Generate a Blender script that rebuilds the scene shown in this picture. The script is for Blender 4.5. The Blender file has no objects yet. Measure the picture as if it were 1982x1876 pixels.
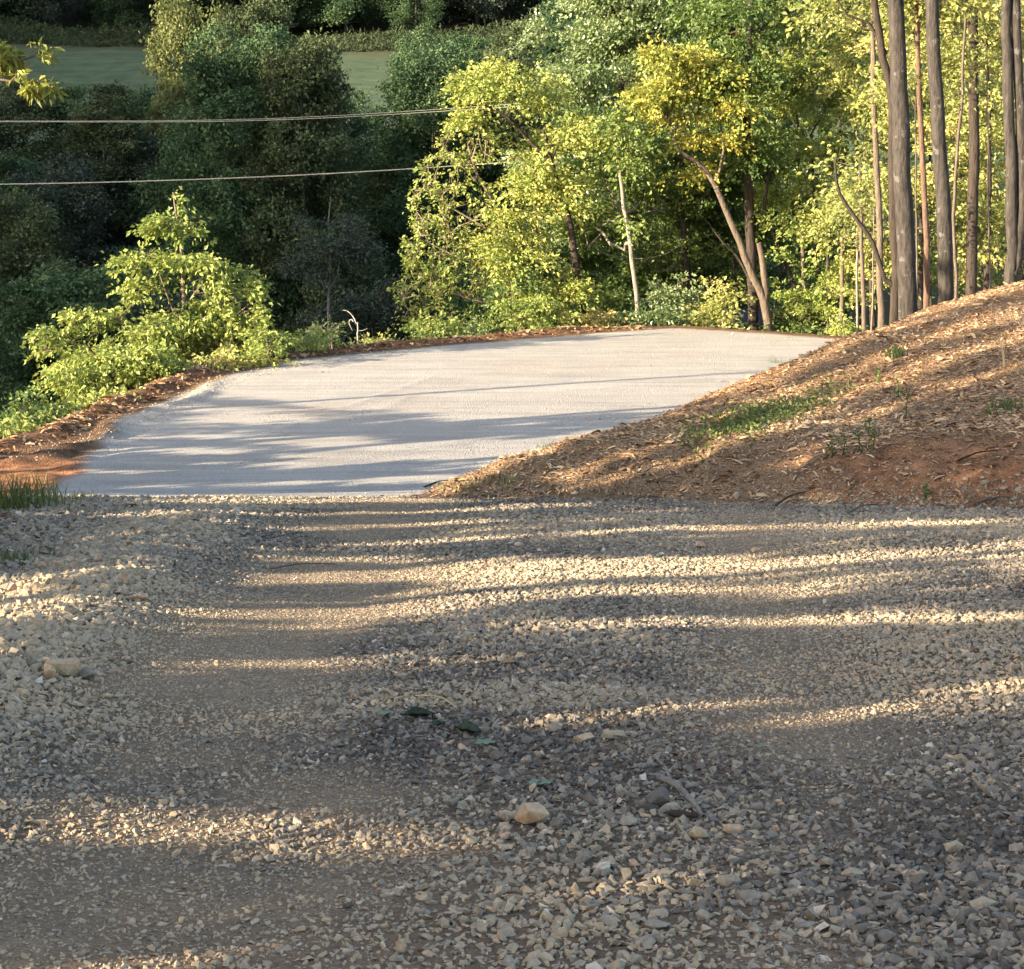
import bpy, math, numpy as np
from mathutils import Vector
PI = math.pi
rnd = np.random.default_rng(7)
scene = bpy.context.scene
COL = scene.collection

# ------------------------------------------------------------------ camera model
F_PX, CX, CY = 3698.0, 991.0, 938.0
PITCH = math.radians(-9.8)
CP, SP = math.cos(PITCH), math.sin(PITCH)
def W(px, row, d):
    """point at forward distance d (metres along y) that the photograph shows at (px,row)"""
    a, b = (px-CX)/F_PX, (CY-row)/F_PX
    dx, dy, dz = a, CP-b*SP, SP+b*CP
    return np.array([dx/dy*d, d, dz/dy*d])
def PX(x, y, z):
    f = y*CP+z*SP; u = -y*SP+z*CP
    return CX+F_PX*x/f, CY-F_PX*u/f
SUN_AZ, SUN_EL = math.radians(26), math.radians(16)
SX, SY, TAN = math.cos(SUN_AZ), math.sin(SUN_AZ), math.tan(SUN_EL)

# ------------------------------------------------------------------ noise
def _h(ix, iy, s):
    n = (ix.astype(np.int64)*374761393 + iy.astype(np.int64)*668265263 + s*974634777) & 0xffffffff
    n = ((n ^ (n >> 13))*1274126177) & 0xffffffff
    n = n ^ (n >> 16)
    return (n & 0xffffff)/float(0xffffff)
def vnoise(x, y, s=0):
    x = np.asarray(x, float); y = np.asarray(y, float)
    ix, iy = np.floor(x), np.floor(y)
    fx, fy = x-ix, y-iy
    fx = fx*fx*(3-2*fx); fy = fy*fy*(3-2*fy)
    a = _h(ix, iy, s); b = _h(ix+1, iy, s); c = _h(ix, iy+1, s); d = _h(ix+1, iy+1, s)
    return (a*(1-fx)+b*fx)*(1-fy)+(c*(1-fx)+d*fx)*fy
def fbm(x, y, s=0, o=4):
    t = 0; a = .5; x = np.asarray(x, float); y = np.asarray(y, float)
    for i in range(o):
        t = t+a*vnoise(x, y, s+i*17); x = x*2.03+5.1; y = y*2.03+1.7; a *= .5
    return t/(1-.5**o)
def sstep(a, b, x):
    t = np.clip((x-a)/(b-a), 0, 1); return t*t*(3-2*t)
def pdist(x, y, P):
    """distance to an open polyline"""
    best = np.full(np.shape(x), 1e9)
    for (x0, y0), (x1, y1) in zip(P[:-1], P[1:]):
        dx, dy = x1-x0, y1-y0
        t = np.clip(((x-x0)*dx+(y-y0)*dy)/(dx*dx+dy*dy), 0, 1)
        best = np.minimum(best, np.hypot(x-x0-t*dx, y-y0-t*dy))
    return best
def inside(x, y, P):
    r = np.zeros(np.shape(x), bool); n = len(P)
    for i in range(n):
        x0, y0 = P[i]; x1, y1 = P[(i+1) % n]
        if y0 == y1: continue
        c = ((y0 > y) != (y1 > y)) & (x < (x1-x0)*(y-y0)/(y1-y0)+x0)
        r ^= c
    return r

# ------------------------------------------------------------------ terrain
EDGE = [(-60,19),(-20,20.5),(-12,21.5),(-7.2,23.2),(-6.2,26.2),(-5.9,29.4),(-5.2,33.6),(-4.4,35.6),(-1.2,38.4),(1.5,40.5),(3.7,41.4),(6.6,39.2),(9,38.4),(20,39),(80,40)]
EDGE_POLY = EDGE+[(80,-80),(-60,-80)]
TOE = [(-1.0,18.3),(-.4,21),(.5,24),(2.2,28),(4.2,32),(6.4,34.6),(9,35.2),(25,36),(80,36)]
FRONT = [(80,12),(20,13.4),(8,15.2),(4.4,16.6),(1.5,17.7),(-1.0,18.3)]
BANK_POLY = TOE+FRONT
by = np.linspace(-80, 60, 1401)
bz = np.interp(by, [-80,0,16.2,17.6,21.6,23.5,30,44,60], [5.4,-1.6,-3.06,-3.19,-3.81,-3.86,-3.82,-3.68,-3.65])
k = np.exp(-np.linspace(-2,2,11)**2); k /= k.sum()
bzs = np.convolve(np.pad(bz, 5, mode='edge'), k, 'valid')
def lip(x, y, p0, p1, h, w):
    dx, dy = p1[0]-p0[0], p1[1]-p0[1]; L = math.hypot(dx, dy)
    t = ((x-p0[0])*dx+(y-p0[1])*dy)/(L*L); n = ((x-p0[0])*-dy+(y-p0[1])*dx)/L
    return h*np.exp(-(n/w)**2)*sstep(-.02, .1, t)*(1-sstep(.9, 1.02, t))
def H(x, y, fine=True):
    x = np.asarray(x, float); y = np.asarray(y, float)
    z = np.interp(y, by, bzs)
    z = z + .05*(fbm(x*.35, y*.35, 3, 3)-.5)*np.clip((25-y)/8, .1, 1)
    s = pdist(x, y, EDGE)*np.where(inside(x, y, EDGE_POLY), -1, 1)
    # windrow of loose stone along the left side of the drive
    c = -1.75-.035*(y-8)
    z = z + .11*np.exp(-((x-(c-.55))/.5)**2)*sstep(4, 8, y)*(1-sstep(13.5, 17, y))*(.6+.8*fbm(x*1.5, y*1.5, 9, 2))
    z = z + .05*sstep(.0, -1.5, x-c)*(1-sstep(16, 18, y))
    # low mounds on the right and packed wheel tracks
    z = z + .07*np.exp(-((y-13.6-.1*x)/.5)**2)*sstep(1, 3.2, x)
    z = z - .03*np.exp(-((x+1.1-.02*y)/.5)**2)*(1-sstep(15, 18, y)) - .02*np.exp(-((x-.9-.05*y)/.5)**2)*(1-sstep(15, 18, y))
    # windrow + soil berm round the outer edge of the turn
    left = sstep(-3.8, -5, x)*sstep(20, 21.5, y)*(1-sstep(30, 34, y))
    z = z + .06*np.exp(-((s+.55+.2*np.sin(y*1.3))/.16)**2)*left*(.2+1.3*fbm(x*2, y*2, 5, 2))
    z = z + .05*(fbm(x*1.2, y*2.6, 21, 3)-.5)*left*np.exp(-((s+.9)/.5)**2)
    z = z + .10*np.exp(-((s-.28)/.2)**2)*(.25+1.1*fbm(x*.9, y*.9, 6, 3))*(1-.8*sstep(1, 4, x))
    # bank
    bi = inside(x, y, BANK_POLY)
    dL = pdist(x, y, TOE); dF = pdist(x, y, FRONT)
    a = .47*dL; b = .10+.165*dF-.1*np.exp(-dF*3)
    hb = -np.log(np.exp(-3.2*a)+np.exp(-3.2*b)+np.exp(-3.2*2.2))/3.2+.33
    hb = np.clip(np.minimum(np.minimum(hb, dL*.44), dF*.55), 0, None)
    hb = hb*(1+.16*(fbm(x*.5, y*.5, 31, 3)-.5)) + (.10*(fbm(x*1.4, y*1.4, 33, 3)-.5)+.1*np.exp(-((dF-.45)/.35)**2)*fbm(x*1.2, y*1.2, 35, 2))*np.clip(dL, 0, .6)/.6
    z = z + np.where(bi, hb, 0)
    # outside the turn: fill slope down to the valley
    sp = np.clip(s-.5, 0, None)
    kk = .58-.46*sstep(2, 9, x)
    drop = kk*(sp-(1-np.exp(-sp*.9))*.5)
    V = np.interp(y, [-100,40,60,80,112,140,160,200,225,240,420,900], [-26,-26,-24,-20,-13,-6,-.4,8.6,12.5,14.6,62,190])
    V = V + 2.5*(fbm(x*.03+7, y*.03, 41, 3)-.5)
    zz = np.where(s > 0, np.maximum(z-drop, np.minimum(V, 400)), z)
    zz = np.where((s > 0), zz + .5*(fbm(x*.3, y*.3, 43, 3)-.5)*np.clip(sp/4, 0, 1), zz)
    # unseen ridge added off to the left to keep sun off the valley
    cx = -245-.3*(y-40)
    r = 96*np.clip(1-((x-cx)/150)**2, 0, 1)*sstep(-58, -24, y)
    zz = zz + r
    if fine:
        zz = zz + .022*(fbm(x*2.2, y*2.2, 51, 3)-.5)*np.where((s < 0) & ~bi & (y > 18), .5, 1)
        zz = zz + lip(x, y, (-3.6, 25.8), (-1.25, 33.2), .014, .09) + lip(x, y, (-2.1, 28.2), (-1.6, 30.6), .012, .08)
        # churned red soil at the left
        zz = zz + .12*(fbm(x*2.5, y*2.5, 61, 3)-.5)*sstep(-4.9, -5.5, x)*np.clip((y-14)/4, 0, 1)
        zz = zz + .17*(fbm(x*3.4, y*3.4, 63, 3)-.5)*np.exp(-((dF-.5)/.7)**2)*bi*np.clip(dF/.3, 0, 1)
    return zz
def GND(x, y): return float(H(np.array([x]), np.array([y]))[0])
HGX, HGY = np.arange(-22, 20.1, .15), np.arange(-24, 44.1, .15)
HGRID = H(*np.meshgrid(HGX, HGY), False)
def Hq(x, y):
    u = np.clip((x-HGX[0])/.15, 0, len(HGX)-1.001); v = np.clip((y-HGY[0])/.15, 0, len(HGY)-1.001)
    i, j = u.astype(int), v.astype(int); a, b = u-i, v-j
    return (HGRID[j, i]*(1-a)+HGRID[j, i+1]*a)*(1-b)+(HGRID[j+1, i]*(1-a)+HGRID[j+1, i+1]*a)*b
def fall(x, y, z):
    """where the sun carries a point to the ground"""
    t = (z+3.3)/TAN
    for _ in range(14):
        gx, gy = x+SX*t, y+SY*t
        t = .45*t+.55*(z-Hq(gx, gy))/TAN
    return x+SX*t, y+SY*t

# ------------------------------------------------------------------ mesh helpers
def mesh(name, V, Fs, mats=(), attrs=None, smooth=False, midx=None, parent=None, link=True):
    """V (n,3); Fs list of (m,k) int arrays"""
    me = bpy.data.meshes.new(name)
    V = np.asarray(V, np.float32)
    me.vertices.add(len(V)); me.vertices.foreach_set('co', V.ravel())
    Fs = [np.asarray(f, np.int32) for f in Fs if len(f)]
    loops = np.concatenate([f.ravel() for f in Fs])
    tot = np.concatenate([np.full(len(f), f.shape[1], np.int32) for f in Fs])
    st = np.concatenate([[0], np.cumsum(tot)[:-1]]).astype(np.int32)
    me.loops.add(len(loops)); me.loops.foreach_set('vertex_index', loops)
    me.polygons.add(len(tot)); me.polygons.foreach_set('loop_start', st); me.polygons.foreach_set('loop_total', tot)
    if smooth: me.polygons.foreach_set('use_smooth', np.ones(len(tot), bool))
    else: me.polygons.foreach_set('use_smooth', np.zeros(len(tot), bool))
    if midx is not None: me.polygons.foreach_set('material_index', np.asarray(midx, np.int32))
    for m in (mats if isinstance(mats, (list, tuple)) else [mats]): me.materials.append(m)
    for an, av in (attrs or {}).items():
        a = me.attributes.new(an, 'FLOAT', 'POINT'); a.data.foreach_set('value', np.asarray(av, np.float32))
    me.update(); me.validate() if False else None
    o = bpy.data.objects.new(name, me)
    if link: COL.objects.link(o)
    if parent is not None: o.parent = parent
    return o
def tag(o, label=None, cat=None, group=None, kind=None):
    if label: o['label'] = label
    if cat: o['category'] = cat
    if group: o['group'] = group
    if kind: o['kind'] = kind
    return o
def empty(name, loc, label, cat, group=None):
    o = bpy.data.objects.new(name, None); COL.objects.link(o); o.location = loc
    o.empty_display_size = .3
    return tag(o, label, cat, group)
def copy_tree(o, parent=None):
    c = o.copy(); COL.objects.link(c)
    if parent is not None: c.parent = parent
    for ch in [q for q in bpy.data.objects if q.parent == o]: copy_tree(ch, c)
    return c

# ------------------------------------------------------------------ materials
def mat(name):
    m = bpy.data.materials.new(name); m.use_nodes = True
    nt = m.node_tree; nt.nodes.clear()
    return m, nt
def N(nt, t, **kw):
    n = nt.nodes.new(t)
    for k2, v in kw.items():
        if k2 in ('op',): n.operation = v
        elif k2 == 'dt': n.data_type = v
        elif k2 == 'bt': n.blend_type = v
        elif isinstance(k2, str) and k2.startswith('i_'): n.inputs[k2[2:].replace('_', ' ')].default_value = v
        else: setattr(n, k2, v)
    return n
def L(nt, a, b): nt.links.new(a, b)
def ramp(nt, stops, fac):
    r = N(nt, 'ShaderNodeValToRGB'); e = r.color_ramp.elements
    while len(e) < len(stops): e.new(.5)
    for q, (p, c) in zip(e, stops): q.position = p; q.color = (*c, 1)
    L(nt, fac, r.inputs[0]); return r.outputs[0]
def mixc(nt, fac, a, b, bt='MIX'):
    n = N(nt, 'ShaderNodeMix', data_type='RGBA', blend_type=bt)
    for s, v in ((n.inputs[0], fac), (n.inputs[6], a), (n.inputs[7], b)):
        if isinstance(v, (int, float)): s.default_value = v
        elif isinstance(v, tuple): s.default_value = (*v, 1)
        else: L(nt, v, s)
    return n.outputs[2]
def mth(nt, op, a, b=None):
    n = N(nt, 'ShaderNodeMath', operation=op)
    for s, v in ((n.inputs[0], a), (n.inputs[1], b)):
        if v is None: continue
        if isinstance(v, (int, float)): s.default_value = v
        else: L(nt, v, s)
    return n.outputs[0]
def noise(nt, scale, detail=4, rough=.6, vec=None):
    n = N(nt, 'ShaderNodeTexNoise'); n.inputs['Scale'].default_value = scale
    n.inputs['Detail'].default_value = detail; n.inputs['Roughness'].default_value = rough
    if vec is not None: L(nt, vec, n.inputs['Vector'])
    return n.outputs[0]
def attr(nt, name):
    return N(nt, 'ShaderNodeAttribute', attribute_name=name).outputs['Fac']
def finish(nt, col, rough=.9, bump=None, bs=.5, bd=.02, spec=.3, extra=None):
    p = N(nt, 'ShaderNodeBsdfPrincipled'); o = N(nt, 'ShaderNodeOutputMaterial')
    if isinstance(col, tuple): p.inputs['Base Color'].default_value = (*col, 1)
    else: L(nt, col, p.inputs['Base Color'])
    if isinstance(rough, (int, float)): p.inputs['Roughness'].default_value = rough
    else: L(nt, rough, p.inputs['Roughness'])
    p.inputs['Specular IOR Level'].default_value = spec
    if bump is not None:
        b = N(nt, 'ShaderNodeBump'); b.inputs['Strength'].default_value = bs; b.inputs['Distance'].default_value = bd
        L(nt, bump, b.inputs['Height']); L(nt, b.outputs[0], p.inputs['Normal'])
    L(nt, p.outputs[0], o.inputs[0]); return p, o
def leafmat(name, stops, trans=(.35, .42, .06), tf=.38, rough=.5, spec=.35):
    m, nt = mat(name)
    f = attr(nt, 'tone'); oi = N(nt, 'ShaderNodeObjectInfo')
    f2 = mth(nt, 'ADD', f, mth(nt, 'MULTIPLY', mth(nt, 'SUBTRACT', oi.outputs['Random'], .5), .16))
    c = ramp(nt, stops, f2)
    p = N(nt, 'ShaderNodeBsdfPrincipled'); L(nt, c, p.inputs['Base Color'])
    p.inputs['Roughness'].default_value = rough; p.inputs['Specular IOR Level'].default_value = spec
    t = N(nt, 'ShaderNodeBsdfTranslucent')
    L(nt, mixc(nt, .55, c, trans), t.inputs[0])
    mx = N(nt, 'ShaderNodeMixShader'); mx.inputs[0].default_value = tf
    L(nt, p.outputs[0], mx.inputs[1]); L(nt, t.outputs[0], mx.inputs[2])
    o = N(nt, 'ShaderNodeOutputMaterial'); L(nt, mx.outputs[0], o.inputs[0])
    return m
def barkmat(name, a, b, scale=9, patch=None):
    m, nt = mat(name)
    tc = N(nt, 'ShaderNodeTexCoord'); mp = N(nt, 'ShaderNodeMapping'); mp.inputs['Scale'].default_value = (1, 1, .22)
    L(nt, tc.outputs['Object'], mp.inputs[0])
    n1 = noise(nt, scale*2.2, 6, .7, mp.outputs[0]); n2 = noise(nt, 4.5, 4, .6, tc.outputs['Object'])
    c = ramp(nt, [(.3, a), (.7, b)], n1)
    if patch:
        c = mixc(nt, ramp(nt, [(.62, (0,0,0)), (.66, (.8,.8,.8))], n2), c, patch)
    finish(nt, c, .92, n1, .9, .035, .2)
    return m
M = {}
M['yellowgreen'] = leafmat('leaf_yellow_green', [(0, (.035,.065,.018)), (.3, (.10,.155,.038)), (.6, (.25,.31,.075)), (1, (.46,.45,.12))], (.42,.46,.1), .27)
M['gold'] = leafmat('leaf_gold', [(0, (.06,.1,.022)), (.35, (.2,.25,.05)), (.65, (.42,.38,.075)), (1, (.52,.40,.08))], (.5,.42,.08), .27)
M['green'] = leafmat('leaf_green', [(0, (.02,.045,.015)), (.5, (.075,.125,.032)), (1, (.22,.27,.07))], (.3,.42,.06), .22)
M['silver'] = leafmat('leaf_silver_green', [(0, (.03,.06,.025)), (.45, (.11,.165,.06)), (1, (.33,.38,.19))], (.3,.4,.1), .2, .3, .6)
M['thicket'] = leafmat('leaf_thicket', [(0, (.045,.07,.022)), (.3, (.15,.18,.05)), (.65, (.34,.355,.105)), (1, (.52,.42,.17))], (.45,.48,.13), .27)
M['fern'] = leafmat('leaf_fern', [(0, (.035,.06,.015)), (.5, (.08,.11,.03)), (1, (.22,.23,.07))], (.25,.3,.06), .3)
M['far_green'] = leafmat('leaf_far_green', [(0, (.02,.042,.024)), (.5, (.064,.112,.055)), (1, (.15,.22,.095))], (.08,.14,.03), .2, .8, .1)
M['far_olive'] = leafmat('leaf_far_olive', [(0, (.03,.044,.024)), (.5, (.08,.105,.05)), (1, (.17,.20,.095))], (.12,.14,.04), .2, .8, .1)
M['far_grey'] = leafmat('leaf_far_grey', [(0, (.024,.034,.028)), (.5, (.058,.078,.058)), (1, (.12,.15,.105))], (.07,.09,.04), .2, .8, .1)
M['far_pale'] = leafmat('leaf_far_pale', [(0, (.08,.095,.035)), (.5, (.16,.18,.065)), (1, (.28,.29,.12))], (.2,.24,.08), .2, .8, .1)
M['bark_grey'] = barkmat('bark_grey', (.016,.0145,.0135), (.092,.08,.07), 9, (.13,.125,.115))
M['bark_tan'] = barkmat('bark_tan', (.065,.05,.038), (.19,.15,.115), 8)
M['bark_dark'] = barkmat('bark_dark', (.022,.018,.015), (.075,.058,.048), 9)
M['bark_pale'] = barkmat('bark_pale', (.10,.085,.07), (.36,.32,.27), 7)
M['bark_red'] = barkmat('bark_red', (.08,.05,.036), (.2,.13,.095), 8)
M['twig'] = barkmat('twig', (.12,.09,.07), (.28,.22,.17), 12)
M['bark_slope'] = barkmat('bark_slope', (.07,.07,.068), (.17,.17,.165), 8)
M['dead'] = barkmat('dead_wood', (.3,.28,.26), (.55,.52,.48), 10)

def stone_mat(name, spec=.25):
    m, nt = mat(name)
    f = attr(nt, 'tone')
    tc = N(nt, 'ShaderNodeTexCoord')
    n1 = noise(nt, 55, 4, .7, tc.outputs['Object'])
    c = ramp(nt, [(0, (.085,.073,.062)), (.3, (.22,.187,.148)), (.55, (.335,.275,.195)), (.8, (.45,.335,.21)), (.92, (.43,.255,.145)), (1, (.58,.5,.39))], f)
    c = mixc(nt, .55, c, ramp(nt, [(.3, (.3,.3,.3)), (.7, (.72,.72,.72))], n1), 'OVERLAY')
    finish(nt, c, .88, n1, .5, .006, spec)
    return m
M['stone'] = stone_mat('crushed_stone')
def chip_mat():
    m, nt = mat('wood_chip')
    f = attr(nt, 'tone')
    c = ramp(nt, [(0, (.055,.034,.022)), (.2, (.2,.11,.058)), (.5, (.43,.26,.135)), (.8, (.61,.42,.24)), (1, (.73,.58,.39))], f)
    finish(nt, c, .85, None, spec=.25); return m
M['chip'] = chip_mat()
def plain(name, col, rough=.8, spec=.3, nscale=None, col2=None):
    m, nt = mat(name)
    if nscale:
        tc = N(nt, 'ShaderNodeTexCoord'); n1 = noise(nt, nscale, 4, .6, tc.outputs['Object'])
        finish(nt, ramp(nt, [(.3, col), (.7, col2 or col)], n1), rough, n1, .4, .01, spec)
    else: finish(nt, col, rough, None, spec=spec)
    return m
M['wire'] = plain('aluminium_wire', (.34,.32,.26), .6, .3)
M['white'] = plain('white_paint', (.42,.43,.42), .5)
M['straw'] = plain('dry_straw', (.52,.42,.22), .7)
M['shed'] = plain('weathered_slate', (.07,.075,.1), .9, .2, 14, (.12,.125,.16))

def ground_near():
    m, nt = mat('ground_near')
    tc = N(nt, 'ShaderNodeTexCoord'); P = tc.outputs['Object']
    wd, wr, wb, wred, pk = [attr(nt, a) for a in ('w_drive', 'w_road', 'w_bank', 'w_red', 'pack')]
    n_f = noise(nt, 38, 5, .75, P); n_m = noise(nt, 6, 5, .6, P); n_l = noise(nt, .8, 4, .6, P)
    vo = N(nt, 'ShaderNodeTexVoronoi'); vo.inputs['Scale'].default_value = 42; L(nt, P, vo.inputs['Vector'])
    soil = ramp(nt, [(.3, (.05,.035,.022)), (.5, (.13,.075,.042)), (.72, (.24,.135,.075))], n_m)
    red = ramp(nt, [(.3, (.14,.055,.028)), (.55, (.36,.16,.075)), (.75, (.5,.26,.14))], n_m)
    # packed grit between the stones
    grit = ramp(nt, [(.3, (.05,.037,.027)), (.5, (.12,.09,.065)), (.7, (.24,.18,.125))], n_f)
    dust = ramp(nt, [(.3, (.17,.125,.085)), (.55, (.31,.235,.16)), (.75, (.42,.31,.205))], n_f)
    grit = mixc(nt, ramp(nt, [(.45, (0,0,0)), (.62, (.8,.8,.8))], n_l), grit, (.22,.135,.08))
    dust = mixc(nt, .6, dust, ramp(nt, [(.35, (.34,.33,.32)), (.65, (.62,.56,.5))], n_m), 'OVERLAY')
    drive = mixc(nt, pk, grit, dust)
    # pale fines of the turn
    fines = ramp(nt, [(.3, (.225,.21,.195)), (.5, (.355,.34,.315)), (.68, (.50,.48,.45))], n_f)
    fines = mixc(nt, mth(nt, 'MULTIPLY', attr(nt, 'trk'), .5), fines, (.25,.235,.215))
    mp = N(nt, 'ShaderNodeMapping'); mp.inputs['Rotation'].default_value = (0,0,math.radians(-62)); mp.inputs['Scale'].default_value = (.22,2.2,1)
    L(nt, P, mp.inputs[0]); n_t = noise(nt, 1.6, 4, .55, mp.outputs[0])
    fines = mixc(nt, .6, fines, ramp(nt, [(.3, (.36,.355,.35)), (.6, (.56,.555,.55))], n_t), 'OVERLAY')
    fines = mixc(nt, .35, fines, ramp(nt, [(.3, (.4,.39,.38)), (.7, (.6,.58,.55))], n_l), 'OVERLAY')
    fines = mixc(nt, mth(nt, 'MULTIPLY', pk, .55), fines, (.27,.19,.125))
    mulch = ramp(nt, [(.3, (.09,.06,.038)), (.5, (.27,.175,.10)), (.7, (.48,.33,.2))], n_f)
    c = mixc(nt, wred, soil, red)
    c = mixc(nt, mth(nt, 'MULTIPLY', wb, mth(nt, 'SUBTRACT', 1.0, mth(nt, 'MULTIPLY', wred, .8))), c, mulch); c = mixc(nt, wd, c, drive); c = mixc(nt, wr, c, fines)
    bh = mth(nt, 'ADD', n_f, mth(nt, 'MULTIPLY', vo.outputs['Distance'], -.9))
    bh = mth(nt, 'MULTIPLY', bh, mth(nt, 'SUBTRACT', 1.0, mth(nt, 'MULTIPLY', wr, .5)))
    finish(nt, c, .95, bh, .8, .03, .15)
    return m
M['near'] = ground_near()
def ground_far():
    m, nt = mat('ground_far')
    tc = N(nt, 'ShaderNodeTexCoord'); P = tc.outputs['Object']
    n1 = noise(nt, .5, 6, .65, P); n2 = noise(nt, 9, 5, .7, P)
    lit = ramp(nt, [(.3, (.03,.035,.015)), (.5, (.055,.05,.025)), (.7, (.085,.065,.035))], n2)
    f = attr(nt, 'w_field')
    mp = N(nt, 'ShaderNodeMapping'); mp.inputs['Scale'].default_value = (.06, .5, 1); L(nt, P, mp.inputs[0]); n3 = noise(nt, 1.3, 5, .7, mp.outputs[0])
    gr = ramp(nt, [(.35, (.042,.066,.038)), (.5, (.072,.1,.055)), (.68, (.115,.13,.075))], mth(nt, 'ADD', mth(nt, 'MULTIPLY', n1, .5), mth(nt, 'MULTIPLY', n3, .5)))
    tr = ramp(nt, [(.3, (.05,.042,.024)), (.7, (.09,.072,.04))], n1)
    c = mixc(nt, f, lit, gr); c = mixc(nt, attr(nt, 'w_tall'), c, tr)
    finish(nt, c, .95, n2, .8, .08, .1)
    return m
M['far'] = ground_far()

# ------------------------------------------------------------------ terrain meshes
def pack_at(x, y):
    t = np.exp(-((x+1.3-.01*y)/.7)**2)*1.2+np.exp(-((x-.6-.08*y)/.5)**2)*.75+np.exp(-((x+.75)/.6)**2)*sstep(9.5, 6.5, y)*1.0
    return np.clip(np.clip(t, 0, 1.3)*np.clip(fbm(x*.8, y*.8, 75, 4)*2.6-.75, 0, 1), 0, 1)
def grid(xs, ys):
    X, Y = np.meshgrid(xs, ys); return X, Y
def quads(nx, ny):
    i = np.arange((nx-1)*(ny-1)); r = i//(nx-1); c = i % (nx-1); a = r*nx+c
    return np.stack([a, a+1, a+nx+1, a+nx], 1)
# near patch
xs = np.arange(-12, 20.01, .085); ys = np.arange(1, 47.01, .085)
X, Y = grid(xs, ys); Z = H(X, Y)
s = pdist(X, Y, EDGE)*np.where(inside(X, Y, EDGE_POLY), -1, 1)
bi = inside(X, Y, BANK_POLY); dB = np.where(bi, 1, -1)*np.minimum(pdist(X, Y, TOE), pdist(X, Y, FRONT))
wob = .35*(fbm(X*1.3, Y*1.3, 71, 3)-.5)
leftlim = np.where(Y < 18.5, -3.75-.09*(Y-12), -5.25-.0*Y)      # the gravel ends here, soil beyond
leftlim = np.where(Y > 30.5, -60, np.where(Y > 18.5, -5.12-.065*(Y-19), leftlim))
on = sstep(.0, .25, -(s+.25*(1-sstep(1, 4, X)))+.1*sstep(1, 4, X)+wob*.6)*sstep(-.1, .2, X-leftlim+wob)
w_bank = sstep(-.12, .12, dB+wob*.7)
w_road = on*sstep(17.7, 18.6, Y+wob*2.4-.1*(X+3))*(1-w_bank)
w_drive = sstep(-.1, .25, X-np.where(Y < 18.5, leftlim, -5.2)+wob*1.5)*(1-w_road)*(1-w_bank)*(Y < 20)
w_drive = w_drive*(1-.85*sstep(-.7, -1.3, X-(-1.75-.035*(Y-8)))*sstep(.34, .52, fbm(X*1.1, Y*1.1, 131, 3))*(Y > 5))
w_red = sstep(-4.95, -5.25, X+wob*.5)*sstep(17.5, 18.8, Y)*(1-sstep(23.2, 24.6, Y))
w_red = np.maximum(w_red, .5*np.exp(-((s-.3)/.35)**2)*(fbm(X, Y, 73, 3))*(X < 1))
w_red = np.maximum(w_red, .95*np.exp(-((dB-.4)/.9)**2)*sstep(2, 3.4, X)*(Y < 20))
pk = pack_at(X, Y)
pk = np.clip(pk, 0, 1)
Vn = np.stack([X.ravel(), Y.ravel(), Z.ravel()], 1); Q = quads(len(xs), len(ys))
fc = lambda A: A.ravel()[Q].mean(1)
cls = np.where(fc(w_bank) > .5, 2, np.where(fc(w_road) > .5, 1, np.where(fc(w_drive) > .5, 0, 3)))
A = dict(w_drive=w_drive, w_road=w_road, w_bank=w_bank, w_red=w_red, pack=pk)
dirt = np.clip(.8*np.exp(-(pdist(X, Y, TOE)/.45)**2)*(fbm(X*1.5, Y*1.5, 111, 3)+.2)+1.6*(fbm(X*.35, Y*.35, 113, 4)-.56)+.7*sstep(20.5, 18, Y+wob*3)*fbm(X*1.1, Y*1.6, 115, 3), 0, 1)
sd_ = -s; trk = sum(np.exp(-((sd_-c0-.12*np.sin(X*.6))/.16)**2) for c0 in (1.5, 3.1, 4.4))*np.clip(fbm(X*.8, Y*.8, 141, 3)*2-.6, 0, 1)+.7*np.clip(fbm(X*.25+Y*.1, Y*.9, 143, 3)*2.4-1.1, 0, 1)
A['trk'] = np.clip(trk, 0, 1)*.6
A['pack'] = np.where(Y > 17.6, np.clip(dirt, 0, 1), pk)
for ci, nm in enumerate(['gravel_drive', 'road', 'bank', 'soil_verge']):
    q = Q[cls == ci]; u, inv = np.unique(q, return_inverse=True)
    o = mesh(nm, Vn[u], [inv.reshape(-1, 4)], M['near'], {k2: v.ravel()[u] for k2, v in A.items()}, True)
    tag(o, kind='structure')
# the whole country
def axis(lo, hi, near0, near1, step, g=1.06):
    a = list(np.arange(near0, near1+1e-6, step))
    st = step
    while a[-1] < hi: st *= g; a.append(a[-1]+st)
    st = step
    while a[0] > lo: st *= g; a.insert(0, a[0]-st)
    return np.array(a)
gx = axis(-430, 430, -12, 20, .5); gy = axis(-200, 420, 1, 47, .5)
GX, GY = grid(gx, gy); GZ = H(GX, GY, False)
innr = (GX > -11.3) & (GX < 19.3) & (GY > 1.7) & (GY < 46.3)
GZ = GZ-np.where((GX > -12.5) & (GX < 20.5) & (GY > .5) & (GY < 47.5), .06, 0)
Qg = quads(len(gx), len(gy)); keep = ~innr.ravel()[Qg].all(1)
fx0 = fbm(GX*.05, GY*.05, 81, 2)*6
fld = sstep(138, 146, GY+fx0-3)*(1-sstep(222, 226, GY+.03*GX+fx0*.4))*(GX > -150)*(GX < 60)
tall = sstep(216, 222, GY+.03*GX+fx0*.4)*(1-sstep(232, 236, GY))
o = mesh('ground', np.stack([GX.ravel(), GY.ravel(), GZ.ravel()], 1), [Qg[keep]], M['far'], dict(w_field=fld.ravel(), w_tall=tall.ravel()), True)
tag(o, kind='structure')

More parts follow.
